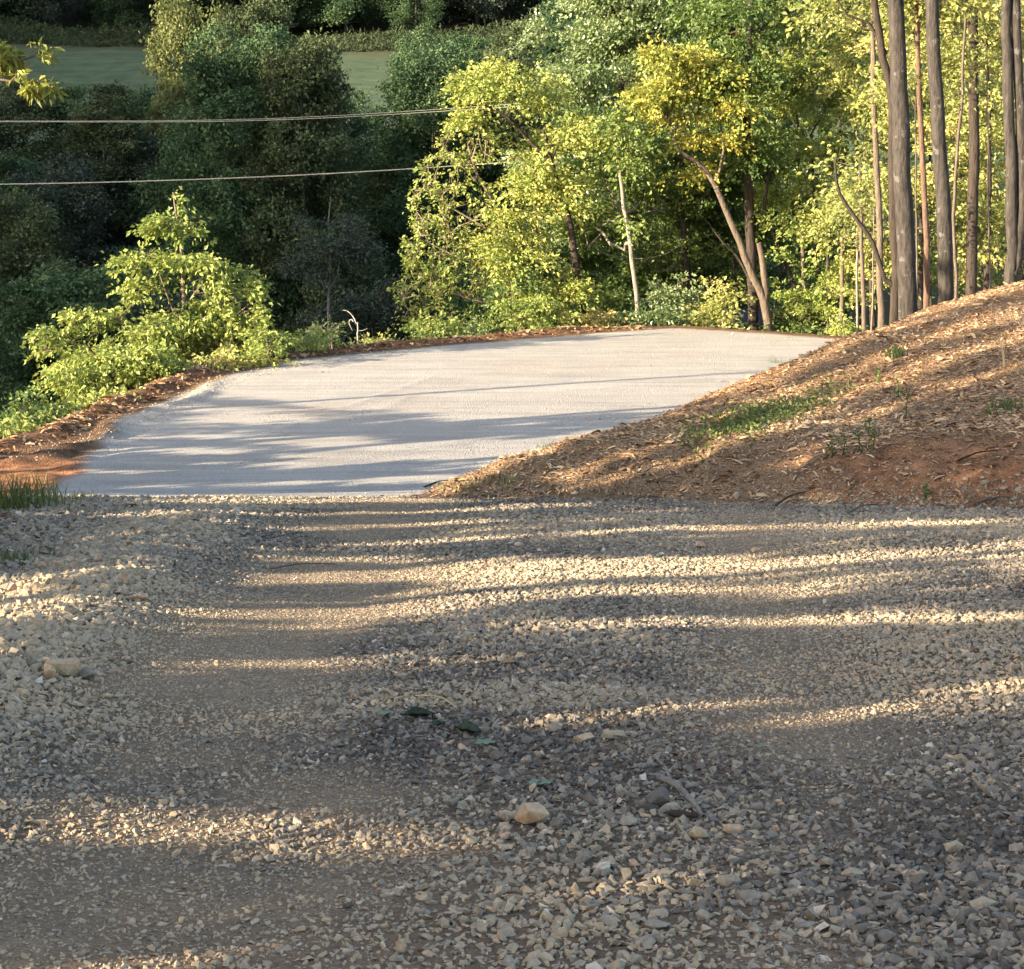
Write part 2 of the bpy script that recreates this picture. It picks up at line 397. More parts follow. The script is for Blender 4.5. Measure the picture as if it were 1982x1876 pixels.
# ------------------------------------------------------------------ stones
def hull(pts):
    import bmesh
    bm = bmesh.new()
    for p in pts: bm.verts.new(p)
    r = bmesh.ops.convex_hull(bm, input=bm.verts)
    bmesh.ops.delete(bm, geom=[v for v in bm.verts if not v.link_faces], context='VERTS')
    bmesh.ops.triangulate(bm, faces=bm.faces)
    bm.verts.index_update()
    V = np.array([v.co[:] for v in bm.verts]); Fc = np.array([[v.index for v in f.verts] for f in bm.faces])
    bm.free(); return V, Fc
def rock_pts(r, n, e=(1,.75,.5)):
    p = r.normal(size=(n, 3)); p /= np.linalg.norm(p, axis=1)[:, None]
    p *= (.8+.3*r.random((n, 1))); return p*np.array(e)
protos = [hull(rock_pts(rnd, n_, (1, .62+.25*rnd.random(), .42+.3*rnd.random()))) for n_ in (8,9,9,10,10,11,12,12,9,10)]
def rotm(az, ax, ay):
    ca, sa = np.cos(az), np.sin(az); cb, sb = np.cos(ax), np.sin(ax); cc, sc = np.cos(ay), np.sin(ay)
    o_, z_ = np.ones_like(ca), np.zeros_like(ca)
    Rz = np.stack([ca,-sa,z_, sa,ca,z_, z_,z_,o_], -1).reshape(-1,3,3)
    Rx = np.stack([o_,z_,z_, z_,cb,-sb, z_,sb,cb], -1).reshape(-1,3,3)
    Ry = np.stack([cc,z_,sc, z_,o_,z_, -sc,z_,cc], -1).reshape(-1,3,3)
    return Rz@Rx@Ry
def scatter(P, size, tone, tilt=.35, prot=protos):
    Vs, Fs_, Ts = [], [], []; off = 0
    idx = rnd.integers(0, len(prot), len(P)); az = rnd.random(len(P))*2*PI
    R = rotm(az, rnd.normal(0, tilt, len(P)), rnd.normal(0, tilt, len(P)))
    for i, (pv, pf) in enumerate(prot):
        m = idx == i; n = m.sum()
        if not n: continue
        v = np.einsum('nij,kj->nki', R[m], pv)*size[m][:, None, None]+P[m][:, None, :]
        Vs.append(v.reshape(-1, 3)); k2 = len(pv)
        Fs_.append((pf[None]+(np.arange(n)*k2)[:, None, None]+off).reshape(-1, 3)); off += n*k2
        Ts.append(np.repeat(tone[m], k2))
    return np.concatenate(Vs), [np.concatenate(Fs_)], np.concatenate(Ts)
n = 290000
u = rnd.random(n); y = np.sqrt(3.2**2+(19.2**2-3.2**2)*u); x = (rnd.random(n)*2-1)*(.285*y+.5)
s_ = pdist(x, y, EDGE)
b_in = inside(x, y, BANK_POLY)
ll = -3.6-.09*(y-12)-1.0*(fbm(x*1.3, y*1.3, 71, 3)-.5)
ok = ((x > ll-.5*rnd.random(n)) | (rnd.random(n) < .10)) & ~(b_in & (pdist(x, y, FRONT) > .45*rnd.random(n))) & (y < 17.8+1.5*rnd.random(n)**3+.6*(fbm(x*1.2, x*0, 117, 3)-.5))
pk_ = pack_at(x, y)
ok &= rnd.random(n) > .45*pk_
ok &= rnd.random(n) > .35*sstep(12, 17, y)
ok &= rnd.random(n) > .7*sstep(-.7, -1.3, x-(-1.75-.035*(y-8)))*sstep(.34, .52, fbm(x*1.1, y*1.1, 131, 3))*(y > 5)
x, y, pk_ = x[ok], y[ok], pk_[ok]; n = len(x)
big = sstep(.45, .75, fbm(x*.6+3, y*.6, 91, 3))
leftrow = sstep(.1, -.5, x-(-1.75-.035*(y-8)))*(y > 6)
size = .0142*np.exp(np.clip(rnd.normal(0, .40, n), -1, .8))*(1+.22*big+.7*leftrow)*(1-.55*pk_)*(.92+.04*sstep(8.5, 4, y))
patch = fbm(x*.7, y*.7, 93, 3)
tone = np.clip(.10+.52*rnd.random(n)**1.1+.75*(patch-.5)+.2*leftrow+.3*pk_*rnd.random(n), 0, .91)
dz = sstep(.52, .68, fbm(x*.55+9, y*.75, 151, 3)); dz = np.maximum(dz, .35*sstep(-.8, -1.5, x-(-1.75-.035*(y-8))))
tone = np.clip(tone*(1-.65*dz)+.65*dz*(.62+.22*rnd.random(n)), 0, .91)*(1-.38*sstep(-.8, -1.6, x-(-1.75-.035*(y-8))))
tone = np.where(rnd.random(n) < .035, .93+.07*rnd.random(n), tone)
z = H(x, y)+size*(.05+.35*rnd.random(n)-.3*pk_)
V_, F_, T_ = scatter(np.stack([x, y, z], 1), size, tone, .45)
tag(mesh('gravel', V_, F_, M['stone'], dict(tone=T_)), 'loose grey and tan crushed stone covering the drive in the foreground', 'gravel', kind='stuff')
n = 420000
u = rnd.random(n); y = np.sqrt(3.2**2+(18.2**2-3.2**2)*u); x = (rnd.random(n)*2-1)*(.285*y+.4)
pk_ = pack_at(x, y); ok = (rnd.random(n) < np.clip(pk_*1.6-.1, .03, .75)) & ~inside(x, y, BANK_POLY) & (x > -4.6)
x, y, pk_ = x[ok], y[ok], pk_[ok]; n = len(x)
size = .0062*np.exp(np.clip(rnd.normal(0, .35, n), -1, .9)); tone = np.clip(.2+.6*rnd.random(n), 0, .9)
gp_ = [hull(rock_pts(rnd, 7, (1, .75, .5))) for _ in range(5)]
V_, F_, T_ = scatter(np.stack([x, y, H(x, y)+size*.05], 1), size, tone, .3, gp_)
tag(mesh('grit', V_, F_, M['stone'], dict(tone=T_)), 'fine dusty grit packed into the wheel tracks of the drive', 'grit', kind='stuff')
# finer stone on the turn and its windrow
n = 42000
x = rnd.uniform(-6.6, 10, n); y = rnd.uniform(18, 41.5, n)
sv = pdist(x, y, EDGE); okk = inside(x, y, EDGE_POLY) & ~inside(x, y, BANK_POLY)
wrow = np.exp(-((sv-.6)/.5)**2)
okk &= (rnd.random(n) < .10+.9*wrow*(x < -2)) & (x > -5.3-.0*y) | (okk & (sv < .9) & (x < -3.5) & (y > 24))
x, y, sv = x[okk], y[okk], sv[okk]; n = len(x)
size = .010*np.exp(rnd.normal(0, .35, n))*(1+.7*np.exp(-((sv-.6)/.5)**2))
tone = np.clip(.35+.4*rnd.random(n), 0, .88)
V_, F_, T_ = scatter(np.stack([x, y, H(x, y)+size*.1], 1), size, tone, .3)
tag(mesh('gravel', V_, F_, M['stone'], dict(tone=T_)), 'fine pale grit on the turn and its loose edge row', 'gravel', kind='stuff')

def hero_rock(px, row, w, label, tone, e=(1,.7,.55), name='rock', seed=0, group=None, tilt=(0,0), sink=.25, mat_=None):
    """w: width in photo px"""
    r = np.random.default_rng(seed+int(px)*7+int(row))
    # find the ground point along the view ray
    d = 3.5
    lo, hi = 3.0, 60.0
    for _ in range(60):
        p = W(px, row, lo)
        if p[2] < GND(p[0], p[1]): break
        lo += .25
    a, b = lo-.25, lo
    for _ in range(14):
        mid = (a+b)/2; p = W(px, row, mid)
        if p[2] < GND(p[0], p[1]): b = mid
        else: a = mid
    p = W(px, row, a); sz = w/2*a/F_PX
    pv, pf = hull(rock_pts(r, 26, e))
    # chip the facets a little so they are not razor clean
    R = rotm(np.array([r.uniform(-.5, .5)]), np.array([tilt[0]]), np.array([tilt[1]]))[0]
    v = (pv@R.T)*sz
    o = mesh(name, v, [pf], mat_ or M['stone'], dict(tone=np.clip(tone+.06*r.normal(size=len(v)), 0, 1)))
    o.location = (p[0], p[1]+sz*e[1]*.5, GND(p[0], p[1]+sz*e[1]*.5)+sz*e[2]*(1-2*sink))
    bv = o.modifiers.new('edge', 'BEVEL'); bv.width = sz*.035; bv.segments = 2; bv.limit_method = 'ANGLE'
    return tag(o, label, 'rock', group)
def ground_hit(px, row, start=3.0):
    lo = start
    for _ in range(400):
        p = W(px, row, lo)
        if p[2] < GND(p[0], p[1]): break
        lo += .2
    a, b = lo-.2, lo
    for _ in range(14):
        mid = (a+b)/2; p = W(px, row, mid)
        if p[2] < GND(p[0], p[1]): b = mid
        else: a = mid
    p = W(px, row, b); return np.array([p[0], p[1], GND(p[0], p[1])])
RK = [
 (1030,1600,92,'ridged pinkish tan slab of rock tilted up beside the bright patch of gravel',.84,(1,.6,.62),.1),
 (1078,1606,34,'small blue grey block leaning against the tilted pinkish slab',.2,(.8,.7,.9),.1),
 (980,1590,40,'beige wedge of stone just left of the tilted pinkish slab',.66,(1,.7,.7),.15),
 (1278,1566,70,'speckled blue grey stone next to the broken stick',.12,(1,.7,.75),.15),
 (1215,1600,42,'grey brown stone left of the shaded hollow in the gravel',.5,(1,.7,.6),.2),
 (1256,1574,62,'shaded hollow in front of the speckled blue grey stone, drawn as a black block',.0,(1,.45,.4),.25),  # black rock put in for the shade of a hollow between stones
 (1290,1628,44,'shaded gap below the pale flat topped stone, drawn as a black wedge',.0,(1,.5,.4),.25),  # another black rock whose colour stands in for a shaded gap
 (1300,1572,38,'pale flat topped stone right of the shaded hollow',.6,(1,.7,.7),.15),
 (1352,1625,44,'tan stone under the right end of the stick',.72,(1,.7,.7),.15),
 (1420,1612,56,'rusty brown lump half sunk right of the stick',.91,(1,.7,.5),.3),
 (1128,1672,50,'dark brown block in front of the tilted slab',.3,(1,.7,.6),.2),
 (1165,1688,50,'white grey stone with a pointed right end below the dark block',1.0,(1,.6,.45),.2),
 (1130,1438,48,'square tan stone lying alone in mid gravel',.74,(1,.7,.5),.15),
 (1072,1420,34,'rounded grey stone next to the square tan stone',.45,(1,.8,.8),.15),
 (1190,1432,60,'row of three tan stones, the widest of them',.7,(1,.5,.45),.2),
 (1410,1715,52,'olive grey stone among coarse gravel at lower right',.5,(1,.7,.6),.2),
 (1845,1650,50,'beige stone near the right edge of the foreground',.66,(1,.7,.6),.2),
 (1905,1760,66,'long pale grey stone near the lower right corner',.62,(1,.5,.45),.2),
 (1560,1800,52,'flat blue grey stone at the bottom of the foreground',.3,(1,.7,.4),.2),
 (1450,1745,60,'broad grey stone in the coarse patch at the bottom right',.35,(1,.7,.5),.2),
 (1270,1800,56,'pale blue grey stone in the bottom centre of the gravel',.4,(1,.7,.5),.2),
 (1180,1790,52,'dusty flat stone at the bottom left of the coarse patch',.5,(1,.7,.4),.2),
 (1250,1830,48,'grey triangular stone close to the bottom edge',.42,(1,.8,.6),.2),
 (1650,1700,52,'mottled stone in the right hand gravel below the stick',.55,(1,.7,.5),.2),
 (1760,1700,44,'rust stained stone by the reddish packed patch',.9,(1,.7,.5),.2),
 (1620,1560,38,'grey block right of the stick among even gravel',.4,(1,.7,.6),.2),
 (1425,970,16,'upright tan stone at the foot of the mulch bank',.8,(1,.7,1.1),.05),
 (1355,1062,28,'pink cream stone in shade below the bank',.94,(1,.7,.6),.1),
 (1460,1070,18,'small orange tan stone right of the pink cream one',.86,(1,.7,.7),.1),
 (1005,1060,24,'pale pink stone in the shaded middle gravel',.93,(1,.6,.5),.1),
 (120,1310,80,'large warm grey rock at the end of the left stone row',.74,(1,.6,.6),.15),
 (165,1315,46,'dark olive rock touching the large warm grey rock',.3,(1,.6,.6),.15),
 (95,1316,38,'tan pointed rock on the left of the large warm grey rock',.82,(.8,.6,1),.1),
 (205,1352,24,'small buff stone just in front of the left stone row',.78,(1,.7,.6),.2),
 (238,1130,26,'pale block on top of the left stone row in sun',.95,(1,.7,.8),.1),
 (268,1165,40,'flat whitish rock on the sunlit left stone row',.97,(1,.6,.5),.1),
 (188,1092,22,'upright cream stone at the back of the left stone row',.93,(.8,.7,1),.05),
 (245,1285,24,'dark grey rock on the shaded right flank of the left stone row',.1,(1,.7,.8),.1),
 (60,1290,30,'blue grey rock near the left edge behind the tan pointed rock',.2,(1,.7,.6),.15),
 (185,1215,32,'rounded brown rock on the second sunlit strip at left',.8,(1,.7,.7),.15),
 (672,1758,28,'dark charcoal stone on the packed dirt at the bottom',.02,(1,.7,.5),.2),
 (214,1434,20,'nearly black stone alone on the packed dirt track at left',.0,(1,.7,.6),.2),
 (1795,1345,30,'tan block on the right hand sunlit strip',.8,(1,.7,.5),.2),
 (775,1848,36,'upright buff stone at the bottom edge left of centre',.8,(.6,.6,1.2),.1),
 (1700,1215,26,'grey stone in the even gravel at right',.5,(1,.7,.6),.2),
]
for px, row, w, lab, tn, e, sk in RK:
    hero_rock(px, row, w, lab, tn, e, sink=sk, tilt=(.5, -.5) if 'slab' in lab and 'tilted up' in lab else (rnd.normal(0, .15), rnd.normal(0, .15)))

# ------------------------------------------------------------------ wood chips on the bank
def cards(P, ax, nr, Lh, Wh, bend=.15):
    """thin curved slivers: 6 vertices each"""
    sd = np.cross(nr, ax); sd /= np.linalg.norm(sd, axis=1)[:, None]+1e-9
    a = ax*Lh[:, None]; b = sd*Wh[:, None]; c = nr*(Lh*bend)[:, None]
    v = np.stack([P-a-b, P-a+b, P+c+b, P+c-b, P+a*1.0+b*.5, P+a-b*.5], 1)
    base = (np.arange(len(P))*6)[:, None]
    f = np.concatenate([base+np.array([[0,3,2,1]]), base+np.array([[3,5,4,2]])])
    return v.reshape(-1, 3), f
def unit(v): return v/(np.linalg.norm(v, axis=-1, keepdims=True)+1e-9)
def bank_scatter(n, cond):
    x = rnd.uniform(-1.6, 13, n); y = rnd.uniform(13.5, 38, n)
    k2 = cond(x, y) & (x < .3*y+1.4); return x[k2], y[k2]
x, y = bank_scatter(420000, lambda x, y: inside(x, y, BANK_POLY))
xs2 = rnd.uniform(-2, 9, 60000); ys2 = rnd.uniform(14, 36, 60000); dd = np.minimum(pdist(xs2, ys2, TOE), pdist(xs2, ys2, FRONT)); kk = ~inside(xs2, ys2, BANK_POLY) & (rnd.random(60000) < np.exp(-dd/.16)) & (dd < 1)
x = np.concatenate([x, xs2[kk]]); y = np.concatenate([y, ys2[kk]])
kk = rnd.random(len(x)) > .6*np.exp(-(pdist(x, y, FRONT)/.9)**2)*sstep(2, 3.4, x); x, y = x[kk], y[kk]; n = len(x)
P = np.stack([x, y, H(x, y)+.012], 1); az = rnd.random(n)*2*PI
ax = unit(np.stack([np.cos(az), np.sin(az), rnd.normal(0, .28, n)], 1)); nr = unit(np.stack([rnd.normal(0, .4, n), rnd.normal(0, .4, n), np.ones(n)], 1))
Lh = .0175*np.exp(np.clip(rnd.normal(0, .55, n), -1.2, 1.5)); Wh = Lh*(.10+.26*rnd.random(n))
tn = np.clip(.15+.65*rnd.random(n)+.5*(fbm(x*.9, y*.9, 101, 3)-.5), 0, 1)
V_, f_ = cards(P, ax, nr, Lh, Wh)
# the outer soil berm gets a thinner litter of chips
x = rnd.uniform(-9, 9, 60000); y = rnd.uniform(21, 43, 60000)
s_ = pdist(x, y, EDGE)*np.where(inside(x, y, EDGE_POLY), -1, 1)
k2 = (s_ > -.1) & (s_ < .45) & (x < 3); x, y = x[k2], y[k2]; n2 = len(x)
P = np.stack([x, y, H(x, y)+.015], 1); az = rnd.random(n2)*2*PI
ax = unit(np.stack([np.cos(az), np.sin(az), rnd.normal(0, .35, n2)], 1)); nr = unit(np.stack([rnd.normal(0, .4, n2), rnd.normal(0, .4, n2), np.ones(n2)], 1))
Lh = .035*np.exp(rnd.normal(0, .45, n2)); Wh = Lh*(.16+.3*rnd.random(n2))
V2, f2 = cards(P, ax, nr, Lh, Wh)
tag(mesh('wood_chips', V_, [f_], M['chip'], dict(tone=np.repeat(tn, 6))), 'orange brown shredded bark mulch covering the bank on the right', 'mulch', kind='stuff')
tag(mesh('wood_chips', V2, [f2], M['chip'], dict(tone=np.repeat(np.clip(.2+.5*rnd.random(n2), 0, 1), 6))), 'brown bark litter along the outer rim of the turn', 'mulch', kind='stuff')

# ------------------------------------------------------------------ foliage tools
def leaves(P, size, r, tone, up=.55, droop=.25, asp=.55, fold=.22, axd=None):
    n = len(P)
    nr = unit(np.array([-.2*up, -.25*up, up])+r.normal(0, .62, (n, 3)))
    ax = unit(np.cross(nr, r.normal(size=(n, 3)))); ax[:, 2] -= droop*r.random(n); ax = unit(ax)
    if axd is not None:
        q = axd+r.normal(0, .55, (n, 3)); q[:, 2] -= droop*r.random(n); ax = unit(q)
    sd = unit(np.cross(nr, ax)); nr = np.cross(ax, sd)
    Ls = size*(.45+.95*r.random(n))
    a = ax*Ls[:, None]; b = sd*(Ls*asp*.5)[:, None]; c = nr*(Ls*fold*.5)[:, None]
    v = np.stack([P, P+a*.42+b+c, P+a, P+a*.42-b+c], 1).reshape(-1, 3)
    base = (np.arange(n)*4)[:, None]
    f = np.concatenate([base+np.array([[0,1,2]]), base+np.array([[0,2,3]])])
    return v, f, np.repeat(np.clip(tone, 0, 1), 4)
def smooth_path(pts, step):
    pts = np.array(pts, float)
    if len(pts) == 2: pts = np.array([pts[0], pts.mean(0), pts[1]])
    Pp = np.vstack([2*pts[0]-pts[1], pts, 2*pts[-1]-pts[-2]]); out = []
    for i in range(1, len(Pp)-2):
        p0, p1, p2, p3 = Pp[i-1:i+3]; n = max(2, int(np.linalg.norm(p2-p1)/step))
        for t in np.arange(n)/n:
            out.append(.5*((2*p1)+(-p0+p2)*t+(2*p0-5*p1+4*p2-p3)*t*t+(-p0+3*p1-3*p2+p3)*t**3))
    out.append(pts[-1]); return np.array(out)
class Skel:
    def __init__(s, r): s.wob = .006; s.p = np.zeros((60000, 3)); s.par = np.full(60000, -1); s.rad = np.zeros(60000); s.n = 0; s.r = r
    def add(s, p, par, rad=0): s.p[s.n] = p; s.par[s.n] = par; s.rad[s.n] = rad; s.n += 1; return s.n-1
    def trunk(s, pts, r0, r1, step=.3, wob=.008, attach=None):
        P = smooth_path(pts, step); m = len(P); last = -1
        if attach is None and s.n > 0:
            d = np.linalg.norm(s.p[:s.n]-P[0], axis=1); last = int(d.argmin())
        for i, q in enumerate(P):
            t = i/(m-1); rr = r0+(r1-r0)*t
            if last == -1: rr *= 1+.55*math.exp(-i*step/.25)*1
            last = s.add(q+s.r.normal(0, wob, 3)*np.array([1, 1, .2])*(i > 0), last, rr)
    def grow(s, A, step=.35, bow=.12, jit=.05, down=.9, pull=0):
        base = s.p[0]
        d0 = np.min(np.linalg.norm(A[:, None]-s.p[None, :s.n:max(1, s.n//60)], axis=2), axis=1)
        for a in A[np.argsort(d0)]:
            q = s.p[:s.n]; d = np.linalg.norm(q-a, axis=1)+down*np.clip(q[:, 2]-a[2]+.1, 0, None)
            j = int(d.argmin()); dist = np.linalg.norm(q[j]-a)
            if dist < .05: continue
            m = max(1, int(dist/step)); last = j; p0 = q[j].copy()
            side = s.r.normal(0, 1, 3)*np.array([1, 1, .3])*dist*bow*.5
            for i in range(1, m+1):
                t = i/m; p = p0+(a-p0)*t+np.array([0, 0, -bow*dist*math.sin(PI*t)])+side*math.sin(PI*t)+(s.r.normal(0, jit, 3) if i < m else 0)
                last = s.add(p, last)
            if s.n > 58000: break
    def solve(s, tip=.006, ex=2.35, mx=.06):
        n = s.n; acc = np.zeros(n); kids = np.zeros(n, int); fixed = s.rad[:n] > 0
        r = np.zeros(n); main = np.full(n, -1); mr = np.zeros(n)
        for i in range(n-1, -1, -1):
            ri = tip if acc[i] == 0 else acc[i]**(1/ex)
            if fixed[i]: ri = s.rad[i]
            else: ri = min(ri, mx)
            r[i] = ri; p = s.par[i]
            if p >= 0:
                acc[p] += ri**ex
                if ri > mr[p]: mr[p] = ri; main[p] = i
        s.r_ = r; s.main = main
    def tubes(s, kthick=9, kthin=4, lim=.035):
        n = s.n; i = np.arange(n)[s.par[:n] >= 0]; p = s.par[i]
        P1, P0 = s.p[i], s.p[p]; d = unit(P1-P0)
        dn = np.zeros((n, 3)); dn[i] = d; dn[s.par[:n] < 0] = (0, 0, 1)
        ism = s.main[p] == i
        d0 = np.where(ism[:, None], dn[p], d); r1 = s.r_[i]; r0 = np.where(ism, s.r_[p], np.minimum(s.r_[p], r1*1.25))
        Vs, Fs_ = [], []; off = 0
        for thick in (0, 1):
            m = (r1 > lim) == bool(thick)
            if not m.any(): continue
            kk = kthick if thick else kthin; th = np.arange(kk)*2*PI/kk
            rings = []
            for C_, D_, R_ in ((P0[m], d0[m], r0[m]), (P1[m], d[m], r1[m])):
                u_ = unit(np.cross(D_, np.array([.13, 1., .07]))); v_ = np.cross(D_, u_)
                rings.append(C_[:, None]+R_[:, None, None]*(np.cos(th)[None, :, None]*u_[:, None]+np.sin(th)[None, :, None]*v_[:, None]))
            vv = np.concatenate(rings, 1); c = len(vv)
            Vs.append(vv.reshape(-1, 3)); j = np.arange(kk); j2 = (j+1) % kk
            f = np.stack([j, j2, kk+j2, kk+j], 1)
            Fs_.append((f[None]+(np.arange(c)*2*kk)[:, None, None]+off).reshape(-1, 4)); off += c*2*kk
        return np.concatenate(Vs), [np.concatenate(Fs_)]
def blob_pts(r, blobs, n, shell=.5):
    """blobs: (centre3, radii3, weight)"""
    w = np.array([b[1][0]*b[1][2]*(b[2] if len(b) > 2 else 1) for b in blobs]); w = w/w.sum()
    idx = r.choice(len(blobs), n, p=w)
    v = unit(r.normal(size=(n, 3))); rr = r.random(n)**(1/3.); rr = rr*(1-shell)+shell*(.75+.25*r.random(n))
    C_ = np.array([b[0] for b in blobs])[idx]; R_ = np.array([b[1] for b in blobs])[idx]
    return C_+v*rr[:, None]*R_
def subdiv_blobs(r, blobs, k=8, f=.40):
    out = []
    for b in blobs:
        c = np.array(b[0]); R_ = np.array(b[1]); w = b[2] if len(b) > 2 else 1
        for _ in range(k):
            v = unit(r.normal(size=3))*(.35+.65*r.random()); q = f*r.uniform(.65, 1.35)
            out.append((c+v*R_*.85, R_*q*np.array([1.15, 1.15, .8]), w))
    return out
def tree(name, label, cat, paths, blobs, nA, nL, leafmat_, bark, seed, lsize=.10, spread=.28, flat=.6, shell=.45, group=None,
         tonec=.45, tonev=.5, asp=.6, droop=.25, tip=.006, up=.55, keep=None, sub=8, bow=.1, base=None, mx=.06, parts=('trunk', 'crown'), step=.35):
    """paths: list of (points, r0, r1) in world space; the first starts at the root"""
    r = np.random.default_rng(seed); sk = Skel(r)
    for i, (pts, r0, r1) in enumerate(paths): sk.trunk(pts, r0, r1)
    root = np.array(paths[0][0][0] if base is None else base, float)
    if sub: blobs = subdiv_blobs(r, blobs, sub)
    Av = blob_pts(r, blobs, nA, shell) if nA else np.zeros((0, 3))
    if nA: sk.grow(Av, bow=bow, step=step)
    sk.solve(tip=tip, mx=mx)
    V, Fq = sk.tubes()
    e = empty(name, root, label, cat, group)
    mesh(parts[0], V-root, Fq, bark, smooth=True, parent=e)
    if nL:
        per = max(1, nL//max(1, nA)); idx = np.repeat(np.arange(nA), per)
        ct = r.random(nA)
        # each shoot end carries a few arching sprays with the leaves set along them
        ns = 5; out = Av-np.array([b[0] for b in blobs]).mean(0); az0 = np.arctan2(out[:, 1], out[:, 0])
        az = az0[:, None]+r.normal(0, 1.15, (nA, ns)); el = r.normal(.12, .38, (nA, ns)); ln = spread*2.3*(.4+r.random((nA, ns)))*(.6+.7*ct)[:, None]
        kq = r.integers(0, ns, len(idx)); tq = r.random(len(idx))**.8
        dq = np.stack([np.cos(az)*np.cos(el), np.sin(az)*np.cos(el), np.sin(el)], -1)[idx, kq]; lq = ln[idx, kq]
        P = Av[idx]+dq*(lq*tq)[:, None]; P[:, 2] -= .35*lq*tq*tq
        P += r.normal(0, 1, P.shape)*np.array([.10, .10, .07])*(.3+spread)
        dq = dq.copy(); dq[:, 2] -= .5*tq
        lowf = fbm(P[:, 0]*.7+P[:, 1]*.3, P[:, 2]*.8, seed % 97, 2)
        tn = tonec+tonev*(.5*(lowf-.5)+.6*(r.random(nA)[idx]-.5)+.4*(r.random(len(idx))-.5))
        if keep is not None:
            kk = keep(P); P, tn, dq = P[kk], tn[kk], dq[kk]
        gz = H(P[:, 0], P[:, 1], False); kk = P[:, 2] > gz+.03; P, tn, dq = P[kk], tn[kk], dq[kk]
        V, f, t = leaves(P, lsize, r, tn, up=up, droop=droop, asp=asp, axd=dq)
        mesh(parts[1], V-root, [f], leafmat_, dict(tone=t), parent=e)
    return e
def WB(px, row, d, rx, ry, dep=None, w=1):
    """blob given by photo centre/radii in px at distance d"""
    kf = d/F_PX; c = W(px, row, d); return (c, (rx*kf, (dep if dep else max(rx, ry)*kf*.9), ry*kf), w)
def WP(lst, d):
    out = []
    for q in lst:
        out.append(W(q[0], q[1], q[2] if len(q) > 2 else d))
    return out
def rooted(lst, d, extra=0):
    """path whose first point is put on the ground below where the photo loses it"""
    p = WP(lst, d); g = GND(p[0][0], p[0][1])-.08
    if p[0][2] > g+.12: p = [np.array([p[0][0], p[0][1], g])]+p
    else: p[0][2] = g
    return p

exec_order = []
# ------------------------------------------------------------------ the tall trunks above the bank
def bare(name, label, lst, d, r0, r1, bark, seed, extra=(), cat='tree', blobs=None, nA=0, nL=0, lm=None, **kw):
    p = rooted(lst, d)
    e = tree(name, label, cat, [(p, r0, r1)]+[(WP(l2, d), a, b) for l2, a, b in extra], blobs or [], nA, nL, lm, bark, seed, **kw)
    return e
bare('tall_tree', 'tall straight trunk with pale lichen blotches, left of two big ones on the bank',
     [(1758,606),(1752,430),(1743,250),(1738,100),(1733,-20),(1725,-260),(1722,-520)], 31.5, .165, .10, M['bark_grey'], 1,
     blobs=[WB(1725,-420,31.5,300,200,2.2)], nA=160, nL=5200, lm=M['thicket'], lsize=.11)
bare('tall_tree', 'tall slightly bowed grey trunk, right of the two big ones on the bank',
     [(1832,574),(1828,430),(1820,300),(1812,180),(1806,60),(1803,-40),(1810,-280),(1815,-520)], 30.4, .128, .08, M['bark_grey'], 2,
     blobs=[WB(1860,-420,30.4,260,200,2.2)], nA=140, nL=4600, lm=M['thicket'], lsize=.11)
bare('tall_tree', 'dark double stemmed trunk at the right edge on top of the bank',
     [(1957,528),(1958,440),(1957,340),(1953,220),(1950,100),(1949,-40),(1945,-400)], 28.6, .095, .06, M['bark_grey'], 3,
     extra=[([(1964,528),(1972,470),(1979,400),(1976,250),(1970,120),(1967,-40),(1985,-420)], .085, .055)],
     blobs=[WB(1960,-430,28.6,220,200,2.0)], nA=120, nL=3600, lm=M['thicket'], lsize=.11)
bare('tall_tree', 'dark slender trunk hugging the left side of the tall lichen trunk, with a curved limb',
     [(1731,622),(1733,520),(1729,420),(1727,300),(1724,170),(1708,110),(1697,40),(1690,-40),(1680,-300)], 33, .085, .05, M['bark_dark'], 4,
     extra=[([(1712,540),(1690,470),(1655,420),(1625,375),(1617,335),(1620,300)], .045, .018), ([(1716,100),(1680,45),(1640,30),(1610,-20)], .03, .015)],
     blobs=[WB(1680,-300,33,200,160,2)], nA=60, nL=2000, lm=M['thicket'], lsize=.11)
bare('young_tree', 'pale brown thin trunk two steps left of the tall lichen trunk',
     [(1706,632),(1704,560),(1703,450),(1698,330),(1692,200),(1690,60),(1690,-60)], 35, .07, .04, M['bark_tan'], 5,
     blobs=[WB(1690,-60,35,120,120,1.5)], nA=60, nL=2200, lm=M['thicket'], lsize=.11)
bare('young_tree', 'reddish brown thin trunk standing between the two tall grey trunks',
     [(1793,588),(1794,500),(1792,430),(1788,330),(1780,200),(1776,80),(1770,-60)], 33.5, .06, .035, M['bark_red'], 6,
     blobs=[WB(1775,-60,33.5,120,120,1.5)], nA=60, nL=2200, lm=M['thicket'], lsize=.11)
bare('young_tree', 'slim brown stem at the crest just right of the tall bowed trunk',
     [(1852,560),(1848,500),(1846,420),(1852,300),(1862,180),(1868,60),(1876,-60)], 33, .035, .02, M['bark_tan'], 8,
     blobs=[WB(1870,-50,33,90,90,1.3)], nA=40, nL=1500, lm=M['thicket'], lsize=.11)
bare('young_tree', 'dark trunk seen behind leaves between the bowed trunk and the double trunk',
     [(1880,560),(1882,420),(1886,300),(1884,150),(1884,-60)], 38, .12, .09, M['bark_dark'], 9,
     blobs=[WB(1884,-30,38,120,120,1.6)], nA=60, nL=2200, lm=M['thicket'], lsize=.11)
